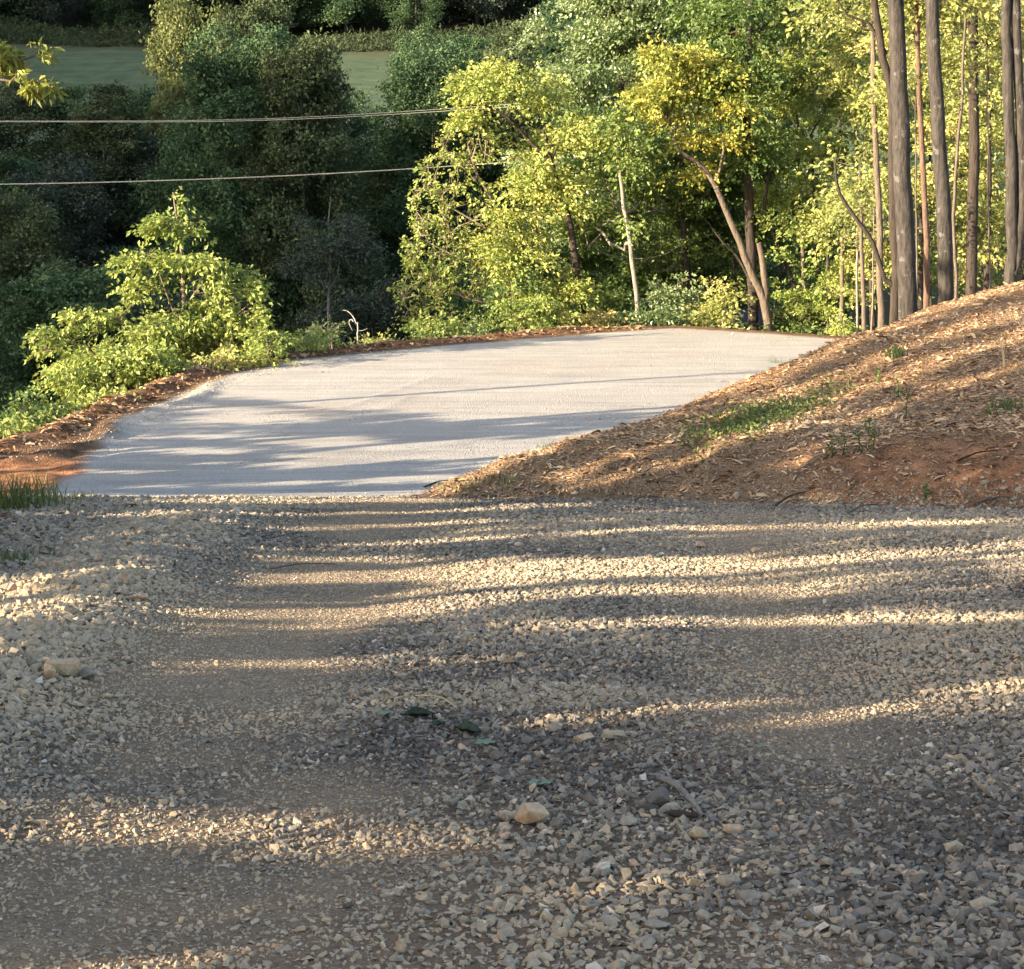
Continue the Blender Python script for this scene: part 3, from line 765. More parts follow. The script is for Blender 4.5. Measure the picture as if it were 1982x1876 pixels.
for (px0, row0, d0, lean, hgt, rr, bk, lb) in [
    (1672,640,38,-8,320,.055,'bark_tan','pale stem rising at the crest left of the paired thin trunks'),
    (1660,646,40,-2,230,.035,'bark_pale','whitish thin pole at the left end of the crest'),
    (1688,632,37,4,250,.022,'twig','hair thin stem leaning over the crest'),
    (1628,650,42,3,200,.07,'bark_tan','short tan trunk half hidden by leaves where the road meets the crest'),
    (1774,600,34,-2,420,.022,'bark_tan','thin sunlit pole immediately left of the reddish trunk'),
    (1915,545,34,-5,440,.018,'twig','thin leafless pole left of the double trunk')]:
    bare('sapling', lb, [(px0,row0),(px0+lean*.5,row0-hgt*.5),(px0+lean,row0-hgt)], d0, rr, rr*.45, M[bk], int(px0),
         cat='sapling', blobs=[WB(px0+lean,row0-hgt,d0,60,70,.9)], nA=26, nL=800, lm=M['thicket'], lsize=.095)

# ------------------------------------------------------------------ the sunlit wood beyond the turn
D = 46
def wood(name, label, path, d, r0, r1, bark, blobs, nA, nL, lm, seed, extra=(), **kw):
    return tree(name, label, 'tree', [(rooted(path, d), r0, r1)]+[(WP(l2, d), a, b) for l2, a, b in extra], blobs, nA, nL, M[lm], M[bark], seed, **kw)
wood('open_tree', 'sparse many branched tree with yellow green leaf tufts at the left end of the wood',
     [(1010,650),(1000,560),(985,470),(960,400),(925,340),(905,280)], 44.5, .09, .025, 'twig',
     [WB(860,330,44.5,50,45,.8,.8),WB(905,275,44.5,60,50,.8,.9),WB(830,400,44.5,40,45,.8,.7),WB(835,480,44.5,55,60,.9,.9),WB(900,400,44.5,60,60,.9,.6),WB(820,560,44.5,55,50,.9,.9),
      WB(880,530,44.5,70,50,.9,1.2),WB(850,615,44.5,75,28,.9,.8),WB(940,460,44.5,60,60,.9,.6),WB(800,470,44.5,25,60,.5,.5)],
     620, 7000, 'yellowgreen', 11, extra=[([(1002,570),(950,520),(890,500),(830,470)], .045, .015), ([(1006,600),(950,590),(880,570),(820,560)], .045, .012), ([(1008,625),(930,640),(850,620),(790,600)], .04, .012), ([(985,470),(920,430),(870,400),(830,370)], .04, .012)],
     lsize=.09, spread=.085, flat=.55, shell=.8, tonec=.62, tonev=.5, tip=.011, bow=.2, sub=0)
wood('yellow_tree', 'broad tree with flat sprays of yellow leaves hanging out over the valley',
     [(1132,640),(1118,540),(1105,440),(1085,370),(1065,310),(1050,250)], 44, .13, .04, 'bark_dark',
     [WB(960,165,44,95,45,1.3,1.3),WB(1055,185,44,70,45,1.2),WB(905,215,44,35,35,.7,.8),WB(1090,270,44,90,50,1.4),WB(1020,350,44,60,30,1.2,.6),WB(1010,430,44,45,45,1.2,.6),WB(1080,370,44,80,60,1.3),WB(1020,500,44,80,60,1.3),WB(1075,560,44,80,55,1.3)],
     640, 23000, 'yellowgreen', 12, extra=[([(1065,310),(1020,270),(980,225),(930,200)], .05, .02), ([(1085,370),(1040,330),(1000,300)], .04, .015)],
     lsize=.095, spread=.21, flat=.35, shell=.5, tonec=.66, tonev=.7)
wood('tall_green_tree', 'tall silvery green tree rising out of the top of the picture behind the yellow one',
     [(1250,640),(1235,450),(1215,250),(1195,50),(1180,-150)], 50, .2, .1, 'bark_dark',
     [WB(1160,20,50,80,90,2.2),WB(1225,110,50,100,110,2.4),WB(1190,-120,50,110,110,2.4),WB(1150,150,50,90,60,2),WB(1280,30,50,90,110,2.2),WB(1230,240,50,100,80,2.3),WB(1180,330,50,90,80,2.2),WB(1050,70,50,22,38,.7,.8)],
     1000, 70000, 'silver', 13, lsize=.10, spread=.3, flat=.9, shell=.6, tonec=.55, tonev=.6, droop=.6)
wood('birch_tree', 'white barked slender birch trunk half way along the wood',
     [(1235,600),(1228,540),(1220,470),(1208,400),(1200,335),(1190,250)], 43.2, .062, .035, 'bark_pale',
     [WB(1205,280,42.6,60,60,.9),WB(1235,430,42.6,45,16,.6,.7),WB(1200,300,46,80,70,1.2),WB(1270,380,47,70,90,1.2),WB(1150,440,46.5,60,80,1.2),WB(1280,480,47,70,70,1.2,.8)], 330, 17000, 'green', 14,
     lsize=.10, spread=.25, flat=.7, tonec=.75, tonev=.6)
wood('forked_tree', 'tan forked trunk leaning left with golden crown beside the road end',
     [(1487,645),(1482,600),(1470,560),(1450,520),(1432,470),(1405,410),(1385,360),(1350,315),(1312,290),(1295,230)], 42.6, .115, .035, 'bark_tan',
     [WB(1320,118,43,85,22,1.3,1.5),WB(1400,140,43,60,22,1.3,1.2),WB(1262,195,43,55,25,1.1,1.4),WB(1330,180,43,80,25,1.4,1.1),WB(1410,200,43,60,25,1.2,.9),WB(1300,235,43,60,16,1.2,.5),WB(1380,270,43,70,25,1.2,.6),WB(1345,335,43,50,22,1,.5)],
     460, 19000, 'gold', 15, extra=[([(1483,600),(1480,540),(1474,495),(1468,470)], .085, .06), ([(1385,360),(1400,290),(1390,220)], .04, .02)],
     lsize=.10, spread=.2, flat=.4, tonec=.46, tonev=.75)
wood('dark_tree', 'dark trunked tree with a heavy green crown just behind the tan forked trunk',
     [(1459,645),(1457,560),(1452,440),(1447,340),(1445,200),(1450,60),(1455,-120)], 44.2, .13, .07, 'bark_dark',
     [WB(1450,150,43.4,70,60,1.2),WB(1450,300,43.4,50,45,1,.8),WB(1440,60,43.2,80,60,1.2),WB(1400,40,47,110,80,2),WB(1490,120,47,90,100,2),WB(1440,250,47,90,90,2),WB(1360,340,47,80,70,2),WB(1430,430,48,90,70,1.8),WB(1390,520,48,80,60,1.6,.8),WB(1420,-110,47,150,100,2.2)],
     760, 56000, 'green', 16, extra=[([(1452,470),(1478,400),(1490,320)], .05, .03), ([(1457,560),(1430,500),(1400,470),(1370,430)], .04, .02)],
     lsize=.105, spread=.27, tonec=.45, tonev=.8)
wood('leaning_tree', 'dark leaning tree trunk in the gap right of the tan forked trunk',
     [(1560,650),(1555,600),(1520,510),(1495,440),(1480,370)], 47, .08, .04, 'bark_dark',
     [WB(1500,330,48,70,60,1.4),WB(1530,430,48,60,50,1.2)], 140, 7000, 'green', 17, lsize=.12, tonec=.7)
wood('dark_tree', 'dark trunked tree with deep shade under it left of the fork',
     [(1338,640),(1333,560),(1322,450),(1318,350),(1310,200)], 46.5, .12, .06, 'bark_dark',
     [WB(1300,300,48,90,80,1.8),WB(1330,400,48.5,80,80,1.6),WB(1290,500,48.5,80,70,1.6),WB(1230,560,48,60,50,1.4)], 420, 21000, 'green', 18, lsize=.12, tonec=.42, tonev=.6, spread=.34)
# right half: the bright sapling thicket
TH = [
 ('bright yellow green tree filling the top of the thicket right of the dark crown', (1560,645),(1545,300),(1540,40), [(1560,60,100,90),(1530,180,90,80),(1600,-60,120,80)], 'yellowgreen', 46),
 ('leafy bright sapling over the road end', (1590,648),(1580,450),(1570,260), [(1580,300,80,90),(1540,400,70,70),(1620,220,80,80)], 'yellowgreen', 45),
 ('pale green bushy sapling low in the middle of the thicket', (1600,650),(1605,560),(1600,450), [(1590,500,80,70),(1640,560,60,50),(1560,570,60,40)], 'yellowgreen', 44),
 ('soft green tree above the crest with thin upright twigs', (1665,640),(1660,400),(1650,120), [(1650,120,90,100),(1670,260,80,80),(1640,380,70,80),(1665,0,110,90)], 'thicket', 44),
 ('pale leafy sapling behind the paired thin trunks', (1690,630),(1685,500),(1680,350), [(1680,470,70,90),(1660,560,60,50),(1710,350,70,80)], 'thicket', 41),
 ('tall airy tree seen between the two big grey trunks', (1780,600),(1785,350),(1780,60), [(1780,100,90,110),(1790,260,80,90),(1775,400,60,90),(1780,-60,110,90)], 'thicket', 41),
 ('dull green tree behind the bowed grey trunk', (1850,570),(1850,350),(1860,80), [(1860,60,90,110),(1870,220,80,100),(1850,360,70,90),(1870,470,60,70)], 'thicket', 43),
 ('yellow flecked tree left of the double trunk', (1910,560),(1915,300),(1910,60), [(1915,100,80,110),(1920,260,70,90),(1910,400,70,90),(1915,500,60,50)], 'thicket', 40),
 ('grey green tree behind the double trunk at the right edge', (1985,540),(1985,300),(1990,60), [(1990,80,90,120),(1985,270,80,110),(1990,430,80,90)], 'thicket', 42),
 ('dark backed tree deep in the thicket under the bright top', (1500,645),(1520,400),(1530,200), [(1520,240,80,80),(1480,330,60,60),(1560,500,70,70)], 'green', 52),
 ('second bright tree deep in the thicket left of the slender dark trunk', (1640,645),(1630,350),(1620,80), [(1620,100,100,110),(1610,280,90,90),(1630,430,90,80),(1600,-50,120,80)], 'yellowgreen', 51),
 ('tree filling the back of the wood at the right edge', (1950,560),(1950,250),(1940,-20), [(1940,40,110,110),(1930,220,110,110),(1900,380,100,100),(1960,500,100,70)], 'thicket', 54),
 ('tree filling the back of the wood behind the tall grey trunks', (1800,600),(1800,250),(1790,-20), [(1790,40,110,110),(1780,220,110,110),(1760,380,100,100),(1800,510,100,70)], 'yellowgreen', 56),
 ('green tree deep in the wood behind the birch', (1190,640),(1180,400),(1170,250), [(1150,300,100,90),(1120,440,90,90),(1180,540,100,60),(1090,520,80,60)], 'green', 50),
 ('dark green tree at the back between the fork and the birch', (1380,640),(1370,400),(1350,200), [(1350,250,110,90),(1320,420,110,100),(1400,530,90,60),(1260,480,90,80)], 'green', 55),
 ('silvery tree behind the sparse tree at the left end of the wood', (1040,645),(1040,500),(1030,300), [(1030,330,60,60),(1010,470,60,60),(960,560,50,40),(1080,470,70,80)], 'silver', 48),
]
for i, (lb, a, b, c, bl, lm, d) in enumerate(TH):
    area = sum(q[2]*q[3] for q in bl)*(d/F_PX)**2*PI
    wood('thicket_tree', lb, [a, b, c], d, .06+.02*(i % 3), .025, ['bark_tan', 'bark_dark', 'bark_grey'][i % 3], [WB(q[0], q[1], d+.0*i, q[2], q[3], 1.5) for q in bl],
         int(area*10), int(area*(900 if lm == 'green' else 820)), lm, 40+i, lsize=.098, spread=.21, flat=.75, shell=.45, tonec=.60, tonev=.62)
# shrubs at the foot of the wood
BU = [
 ('low olive bush at the left foot of the wood', 850,640,42,60,30,'yellowgreen'),
 ('dusty green bush on the rim under the sparse tree', 940,640,42.5,60,28,'silver'),
 ('bright green bush on the rim below the yellow tree', 1040,600,42.6,80,55,'yellowgreen'),
 ('fresh green leafy bush at the foot of the dark yellow tree trunk', 990,560,43.5,60,60,'green'),
 ('reddish brown bramble at the foot of the yellow tree', 1160,610,43,60,35,'thicket'),
 ('round silvery shrub at the foot of the birch', 1270,605,42.8,70,42,'silver'),
 ('glossy green shrub behind the round silvery one', 1310,565,44.5,60,50,'silver'),
 ('pale olive shrub shaped like an egg left of the dark trunk', 1400,570,43,42,65,'thicket'),
 ('low olive shrub on the rim left of the fork', 1375,625,42.6,50,22,'thicket'),
 ('bright fern like shrub right of the fork', 1530,600,43.2,45,38,'fern'),
 ('dark green shrub low at the road end', 1565,632,43,55,20,'green'),
 ('lime green bush spilling over where the road disappears', 1600,580,42.8,55,55,'yellowgreen'),
 ('small lime bush directly against the mulch crest', 1632,628,40,26,30,'yellowgreen'),
 ('tiny pale shrub on the rim near the pale dead branch', 730,662,39.5,30,8,'thicket'),
]
for i, (lb, px, row, d, rx, ry, lm) in enumerate(BU):
    g = W(px, row, d); gz = GND(g[0], g[1]); area = rx*ry*(d/F_PX)**2*PI
    base = np.array([g[0], g[1], gz-.05]); top = g+np.array([0, 0, ry*.3*d/F_PX])
    if base[2] > top[2]-.2: base[2] = top[2]-.25
    tree('shrub', lb, 'bush', [([base, (base+top)/2+np.array([.05, 0, 0]), top], .03, .012)], [WB(px, row, d, rx, ry, .9), WB(px-rx*.3, row+ry*.35, d, rx*.8, ry*.6, .8)],
         int(area*16)+14, int(area*1200)+300, M[lm], M['twig'], 80+i, lsize=.085, spread=.17, flat=.8, shell=.5, tonec=.55 if 'bramble' not in lb else .95, tonev=.6)

# ------------------------------------------------------------------ shrubby tree and bushes left of the turn
DL = 35.6
tree('shrubby_tree', 'pointed shrubby tree with yellow green leaves standing left of the turn', 'tree',
     [(rooted([(338,748),(350,700),(357,640),(355,560),(350,480),(342,420),(335,372)], DL), .075, .012),
      (WP([(338,745),(300,700),(250,640),(215,600)], DL), .04, .012), (WP([(345,720),(400,670),(450,620),(480,590)], DL), .04, .012),
      (WP([(352,640),(320,560),(300,500)], DL), .022, .008), (WP([(355,600),(400,540),(430,500)], DL), .022, .008),
      (WP([(342,735),(290,735),(240,700),(170,670),(90,655)], DL), .03, .01)],
     [WB(337,392,DL,14,20,.2,1.2),WB(325,440,DL,45,28,.4,1.2),WB(375,440,DL,22,20,.3,1),WB(330,500,DL,85,40,.7,1),WB(405,540,DL,70,45,.7,.9),WB(300,570,DL,60,40,.7,.8),WB(480,555,DL,30,30,.4,.8),
      WB(330,620,DL,130,45,1.1,1),WB(200,620,DL,70,35,.8,1),WB(110,655,DL,60,28,.7,1),WB(440,620,DL,80,45,.8,1),WB(300,680,DL,170,45,1.2,1),WB(150,690,DL,80,30,.8,.7),WB(470,665,DL,80,35,.8,1)],
     760, 14000, M['yellowgreen'], M['twig'], 21, lsize=.10, spread=.12, flat=.6, shell=.5, tonec=.62, tonev=.5, tip=.006, droop=.5)
tree('leaning_bush', 'many stemmed leaning bush beneath the pointed shrubby tree on the slope', 'bush',
     [(rooted([(255,775),(215,735),(185,690),(165,665)], 33), .045, .015), (WP([(250,772),(245,720),(240,680)], 33), .03, .01), (WP([(252,772),(290,730),(300,690)], 33), .03, .01)],
     [WB(180,720,33,90,45,.9),WB(270,710,33,60,40,.8,.7),WB(120,745,33,60,30,.7,.6)], 220, 8000, M['yellowgreen'], M['bark_dark'], 22, lsize=.095, spread=.15, tonec=.55, tonev=.5, droop=.5)
LB = [
 ('lime green low bush on the slope below the leaning bush', 195,790,29.5,100,36,'yellowgreen'),
 ('lime green mound of leaves at the edge of the soil rim', 110,815,28.3,60,38,'yellowgreen'),
 ('dark and green bush at the far left above the soil rim', 45,800,27.8,50,50,'green'),
 ('sprawling bush in the lower left corner of the slope', 20,850,26.2,50,36,'yellowgreen'),
 ('shady bush at the right foot of the pointed shrubby tree', 430,700,34,60,24,'thicket'),
 ('yellowish bush where the slope meets the right side of the shrubby tree', 515,660,35,45,38,'yellowgreen'),
 ('small pointed bush right of the yellowish bush on the rim', 590,660,36.5,28,20,'yellowgreen'),
 ('dull dark bush rising behind the rim below the dead branch', 640,655,40,32,45,'far_olive'),
]
for i, (lb, px, row, d, rx, ry, lm) in enumerate(LB):
    g = W(px, row, d); gz = GND(g[0], g[1]); area = rx*ry*(d/F_PX)**2*PI
    base = np.array([g[0], g[1], min(gz-.05, g[2]-.2)]); top = g+np.array([0, 0, ry*.3*d/F_PX])
    tree('bush', lb, 'bush', [([base, (base+top)/2+np.array([.05, 0, 0]), top], .03, .012)], [WB(px, row, d, rx, ry, .8), WB(px, row+ry*.7, d, rx*.9, ry*.7, .7)],
         int(area*22)+14, int(area*1700)+300, M[lm], M['twig'], 120+i, lsize=.08, spread=.15, flat=.8, tonec=.6, tonev=.5)
# pale leafless tree on the shaded slope
tree('bare_tree', 'pale grey nearly leafless tree on the dark slope above the dead branch', 'tree',
     [([W(640,640,78)-np.array([0,0,3.]), W(636,600,78), W(640,520,78), W(636,440,78), W(640,380,78)], .10, .02), (WP([(638,580),(622,540),(618,500),(600,450)], 78), .05, .02), (WP([(638,560),(655,530),(660,500),(690,470)], 78), .05, .02)],
     [WB(640,430,78,70,70,1.5), WB(620,520,78,60,50,1.3), WB(680,500,78,50,50,1.2)], 230, 6500, M['far_grey'], M['bark_slope'], 61, lsize=.13, spread=.3, tip=.011, sub=6, shell=.5, bow=.25)
# dead branch
e = empty('dead_branch', ground_hit(640, 660, 30)*0+W(690, 645, 41)+np.array([0, 0, -1.5]), 'bleached bare branch arching down beyond the rim', 'branch')
r_ = np.random.default_rng(5); sk = Skel(r_)
p0 = np.array(e.location)
sk.trunk([p0, W(693,640,41), W(690,625,41), W(682,612,41), W(672,602,41), W(664,601,41)], .03, .008, step=.1, wob=.008)
sk.trunk(WP([(690,628),(680,618),(676,625),(682,640)], 41), .015, .006, step=.1, wob=.006); sk.trunk(WP([(694,640),(702,640),(710,636)], 41), .008, .003, step=.1, wob=.006)
sk.solve(tip=.004); V, Fq = sk.tubes(kthin=6, lim=.5); mesh('stem', V-p0, Fq, M['dead'], smooth=True, parent=e)

# tree outside the left edge whose leafy branch hangs into view
p = [np.array([-9.2, 23, GND(-9.2, 23)-.1]), np.array([-9.1, 23, -1]), np.array([-9.2, 22.9, 2.0]), np.array([-8.9, 22.9, 4.6])]
kc = lambda q: q
tree('overhanging_tree', 'leafy branch reaching in at the upper left edge with drooping sunlit leaves', 'tree',
     [(p, .13, .06), ([p[2], np.array([-8.0, 22.7, 2.2]), W(-40, 105, 22.5), W(60, 110, 22.5), W(98, 92, 22.5)], .04, .01), ([p[2], np.array([-8.0, 22.7, 1.7]), W(-30, 150, 22.3), W(40, 150, 22.3), W(85, 165, 22.3)], .035, .01)],
     [WB(85,98,22.5,24,14,.2,2.2),WB(50,108,22.5,20,7,.2,2),WB(5,110,22.6,34,30,.3,2.4),WB(30,150,22.3,26,8,.2,2),WB(70,165,22.3,28,14,.2,2),WB(-120,60,22.6,90,120,1,.5),WB(-200,-60,22.6,160,150,1.5,.6)],
     230, 4200, M['gold'], M['twig'], 23, lsize=.125, spread=.06, flat=.9, shell=.2, tonec=.22, tonev=.8, droop=1.8, asp=.4, step=.25)

# ------------------------------------------------------------------ the trees to the left that throw the streaks of shade
LIT = [  # photo rows where sun reaches the gravel: polyline, half height px
 ([(-80,1590),(430,1600),(820,1622),(1010,1650)], 36), ([(-80,1205),(250,1182),(700,1180),(1010,1160)], 15), ([(-80,1150),(180,1128),(320,1125)], 17),
 ([(190,1122),(700,1118),(1300,1098),(2060,1062)], 11), ([(600,1085),(1100,1092),(1500,1082)], 5), ([(1050,1212),(1500,1203),(2060,1190)], 7), ([(1040,1402),(1450,1362),(1600,1360)], 10),
 ([(1560,1384),(1850,1368)], 12), ([(1150,1470),(1400,1455)], 6), ([(1500,1500),(2060,1480)], 5), ([(420,1288),(700,1284),(1010,1275)], 5), ([(200,1078),(700,1060),(1000,1040)], 4), ([(160,1042),(600,1025),(1000,1008)], 3.5), ([(80,1000),(500,996),(1000,986)], 3.5),
 ([(1080,1036),(1500,1018),(2060,1012)], 4.5), ([(1880,1334),(2060,1328)], 12), ([(-80,1880),(250,1862),(420,1868)], 22), ([(300,975),(800,968),(1300,985)], 4), ([(1800,1068),(2060,1045)], 8), ([(700,1168),(1400,1140)], 4), ([(1350,1420),(1560,1408)], 6)]
DARK = [  # rows on the pale turn that lie in shade
 ([(200,785),(400,778),(560,788)], 8), ([(300,803),(560,800),(770,806)], 9), ([(230,832),(620,826),(1060,832)], 9), ([(800,842),(1000,820),(1210,808)], 8), ([(930,826),(1210,818)], 9), ([(180,858),(380,856),(580,870)], 6),
 ([(120,884),(460,888)], 6), ([(140,932),(400,922),(890,908)], 9), ([(100,952),(500,950),(830,944)], 6), ([(640,912),(900,905)], 9), ([(110,905),(350,902)], 4), ([(160,820),(330,816)],3)]
BLIT = [([(850,945),(1100,845),(1300,778),(1500,722)], 22), ([(1090,925),(1280,868),(1450,800),(1600,735)], 13), ([(1560,760),(1700,700),(1850,640),(2000,592)], 17), ([(1060,960),(1300,898),(1480,838)], 13), ([(1450,850),(1560,815),(1700,745),(1850,690),(2000,640)], 18),
 ([(1500,745),(1620,678),(1800,608),(2000,545)], 13), ([(1250,962),(1420,925),(1600,880)], 9), ([(1640,820),(1780,770),(2000,700)], 10), ([(1620,960),(1800,930),(2000,900)], 8), ([(1750,905),(2000,850)], 6), ([(1380,815),(1480,785)], 8)]
def bandval(px, row, bands, k1=1., k0=0.):
    v = np.full(px.shape, 9.)
    for pts, hh in bands:
        xs_ = [q[0] for q in pts]; ys_ = [q[1] for q in pts]
        c = np.interp(px, xs_, ys_)
        out = np.clip(np.maximum(xs_[0]-px, px-xs_[-1]), 0, None)
        v = np.minimum(v, np.abs(row-c)/(hh*k1+k0)+out/60.)
    return v
def shade_keep(P):
    gx_, gy_ = fall(P[:, 0], P[:, 1], P[:, 2]); gz_ = Hq(gx_, gy_)
    px, row = PX(gx_, gy_, gz_)
    v = gy_-.488*gx_; u_ = gx_
    nz = .6*vnoise(v*7, u_*.9, 201)+.4*vnoise(v*19, u_*2.2, 203)-.5
    bank = inside(gx_, gy_, BANK_POLY)
    road = (gy_ > 18.0) & ~bank
    drive = ~road & ~bank
    k2 = np.zeros(len(P), bool)
    lv = bandval(px, row, LIT, 1.2, np.where(row < 1075, 1.2, 4))+nz*.9; k2 |= drive & (lv > 1)
    nr2 = .5*vnoise(v*11, u_*.8, 207)+.5*vnoise(v*23, u_*1.5, 209)-.5; dv = bandval(px, row, DARK, .95, .5)+nr2*3.0; k2 |= road & (dv < .9) & (gy_ < 31)
    bv = bandval(px, row, BLIT, .85, .5)+nz*1.3; k2 |= bank & (bv > 1) & (gy_ < 33)
    k2 &= gx_ < 13
    k2 &= ~(road & (gy_ > 31))
    k2 &= ~((gx_ < -5.4) & (gy_ > 20))
    k2 &= ~((P[:, 0] > -.3*P[:, 1]-1.2))
    tq = (-6.3-P[:, 0])/SX; k2 &= ~((P[:, 1]+SY*tq > 20.3) & (P[:, 2]-TAN*tq > -.5))
    return k2
r9 = np.random.default_rng(99)
spots = [(-11,-16,0),(-12.5,-12.5,.4),(-11,-9.5,.2),(-13,-6.5,.1),(-10.8,-3.5,.3),(-12.6,-.6,.2),(-10.8,2.4,0),(-12.8,5.2,.1),(-10.8,8,.2),(-12.6,11,.2),(-11,13.6,.2),(-12.8,16.4,.3),(-11.2,19,.4),(-12.8,21.6,.8),(-14.5,19.2,.3),(-16,23.5,1.0)]
for i, (tx, ty, q) in enumerate(spots):
    g = GND(tx, ty); hh = 8.0+q*2
    P0 = np.array([tx, ty, g-.1])
    pts = [P0, P0+np.array([.1,.05,hh*.35]), P0+np.array([-.1,.15,hh*.7]), P0+np.array([.05,0,hh*.95])]
    blobs = [((tx+r9.normal(0, .8), ty+r9.normal(0, 1.2), g+hh*f), (1.9, 2.3, 1.3)) for f in (.05,.2,.36,.52,.68,.82)]
    tree('shade_tree', 'leafy tree off to the left, number %s along the drive side, casting streaked shade' % ['one','two','three','four','five','six','seven','eight','nine','ten','eleven','twelve','thirteen','fourteen','fifteen','sixteen'][i], 'tree',
         [(pts, .14, .05)], blobs, 90, 42000, M['green'], M['bark_grey'], 300+i, lsize=.13, spread=.62, flat=.8, shell=.2, asp=.75, keep=shade_keep, sub=0, group='trees left of the drive', tip=.005, mx=.03)

# ------------------------------------------------------------------ far hillside trees, in the ridge's shade
def far_proto(seed, lm, hgt, wid, layered=False, nb=11, nA=560, per=64, ls=.17):
    r = np.random.default_rng(seed)
    pts = [np.array([0,0,-.6]), np.array([.1,0,hgt*.35]), np.array([-.1,.1,hgt*.7]), np.array([.05,0,hgt*.93])]
    blobs = []
    for i in range(nb*3):
        f = .12+.84*((i+r.random())/(nb*3)); env = wid*(1-.9*abs(f-.42)**1.5*1.7); a = i*2.4+r.random()
        off = env*(.45+.5*r.random()); rr = wid*r.uniform(.2, .36)
        blobs.append(((off*math.cos(a), off*math.sin(a), hgt*f), (rr, rr, rr*(.4 if layered else .75)), 1))
    sk = Skel(r); sk.trunk(pts, .16, .04, step=.8)
    Av = blob_pts(r, blobs, nA, .75); sk.grow(Av, step=1.0, bow=.08)
    sk.solve(tip=.012, mx=.1); V, Fq = sk.tubes(kthick=6, kthin=3)
    idx = np.repeat(np.arange(nA), per)
    P = Av[idx]+r.normal(0, 1, (len(idx), 3))*np.array([.28, .28, .13 if layered else .22])
    tn = .45+.6*(1.1*(r.random(nA)[idx]-.5)+.5*(r.random(len(idx))-.5))+.5*(fbm(P[:, 0]*.5+P[:, 1]*.4, P[:, 2]*.6, seed, 2)-.5)
    v2, f2_, t2 = leaves(P, ls, r, tn, up=.6, asp=.6)
    return (V, Fq), (v2, f2_, t2), lm
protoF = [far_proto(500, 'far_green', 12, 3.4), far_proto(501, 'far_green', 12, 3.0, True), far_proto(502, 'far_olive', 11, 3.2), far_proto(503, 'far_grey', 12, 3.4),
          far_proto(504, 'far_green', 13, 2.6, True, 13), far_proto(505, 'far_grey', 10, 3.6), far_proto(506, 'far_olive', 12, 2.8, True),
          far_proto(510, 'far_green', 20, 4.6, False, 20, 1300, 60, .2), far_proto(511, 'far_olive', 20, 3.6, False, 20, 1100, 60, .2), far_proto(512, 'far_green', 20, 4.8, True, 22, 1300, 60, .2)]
protoM = []
for (w_, l_, lm) in protoF:
    a = mesh('trunk', w_[0], w_[1], M['bark_grey'], smooth=True, link=False); b = mesh('crown', l_[0], [l_[1]], M[lm], dict(tone=l_[2]), link=False)
    protoM.append((a.data, b.data, lm))
pale = far_proto(507, 'far_pale', 10, 3.0); pa = mesh('trunk', pale[0][0], pale[0][1], M['bark_grey'], smooth=True, link=False); pb = mesh('crown', pale[1][0], [pale[1][1]], M['far_pale'], dict(tone=pale[1][2]), link=False)
protoM.append((pa.data, pb.data, 'far_pale'))
bushp = far_proto(508, 'far_olive', 4.5, 2.8, False, 7)
protoH = [12,12,11,12,13,10,12,20,20,20,10]
KW = {'far_green': 'green', 'far_olive': 'olive', 'far_grey': 'grey green', 'far_pale': 'pale'}
ORD = ['first','second','third','fourth','fifth','sixth','seventh','eighth','ninth','tenth','eleventh','twelfth','thirteenth','fourteenth','fifteenth','sixteenth','seventeenth','eighteenth','nineteenth','twentieth']
def skyrow(px):
    return np.interp(px, [-300,0,40,325,340,425,440,704,718,800,815,1000,1100,2300], [150,150,160,155,90,80,-90,-60,215,215,60,50,-20,-60])
def put_far(pi, x, y, h, lab, rot, wsc=1.0, group='trees on the shaded hillside', z=None):
    td, cd, lm = protoM[pi]; s_ = h/protoH[pi]
    gz = GND(x, y) if z is None else z
    e = empty('hillside_tree', (x, y, gz-.1), lab, 'tree', group); e.rotation_euler = (0, 0, rot); e.scale = (s_*wsc, s_*wsc, s_)
    for nm, dt in (('trunk', td), ('crown', cd)):
        o = bpy.data.objects.new(nm, dt); COL.objects.link(o); o.parent = e
    return e
rf = np.random.default_rng(77)
ROWS = [(66,'nearest',6.5),(74,'second nearest',6.5),(83,'third nearest',6.5),(93,'fourth nearest',6.3),(104,'middle',6),(116,'upper middle',5.6),(127,'upper',5.4),(136,'uppermost',5.0)]
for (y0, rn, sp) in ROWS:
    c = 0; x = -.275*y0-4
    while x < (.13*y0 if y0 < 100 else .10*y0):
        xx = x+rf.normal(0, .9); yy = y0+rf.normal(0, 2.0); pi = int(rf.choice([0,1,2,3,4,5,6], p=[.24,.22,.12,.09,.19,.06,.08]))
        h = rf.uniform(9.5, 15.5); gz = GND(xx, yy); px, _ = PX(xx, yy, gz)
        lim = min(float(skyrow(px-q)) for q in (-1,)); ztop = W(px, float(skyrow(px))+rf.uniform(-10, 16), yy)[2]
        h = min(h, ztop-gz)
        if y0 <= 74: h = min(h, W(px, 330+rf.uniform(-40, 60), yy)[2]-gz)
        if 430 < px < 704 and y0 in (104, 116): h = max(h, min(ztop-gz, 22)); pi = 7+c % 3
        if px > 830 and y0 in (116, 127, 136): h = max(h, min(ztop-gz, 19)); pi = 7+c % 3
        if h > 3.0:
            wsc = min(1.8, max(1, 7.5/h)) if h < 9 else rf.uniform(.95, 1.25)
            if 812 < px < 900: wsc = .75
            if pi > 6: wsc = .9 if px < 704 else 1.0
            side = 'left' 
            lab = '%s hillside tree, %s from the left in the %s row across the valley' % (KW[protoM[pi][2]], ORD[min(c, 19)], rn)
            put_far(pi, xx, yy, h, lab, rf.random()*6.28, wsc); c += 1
        x += sp*rf.uniform(.8, 1.15)
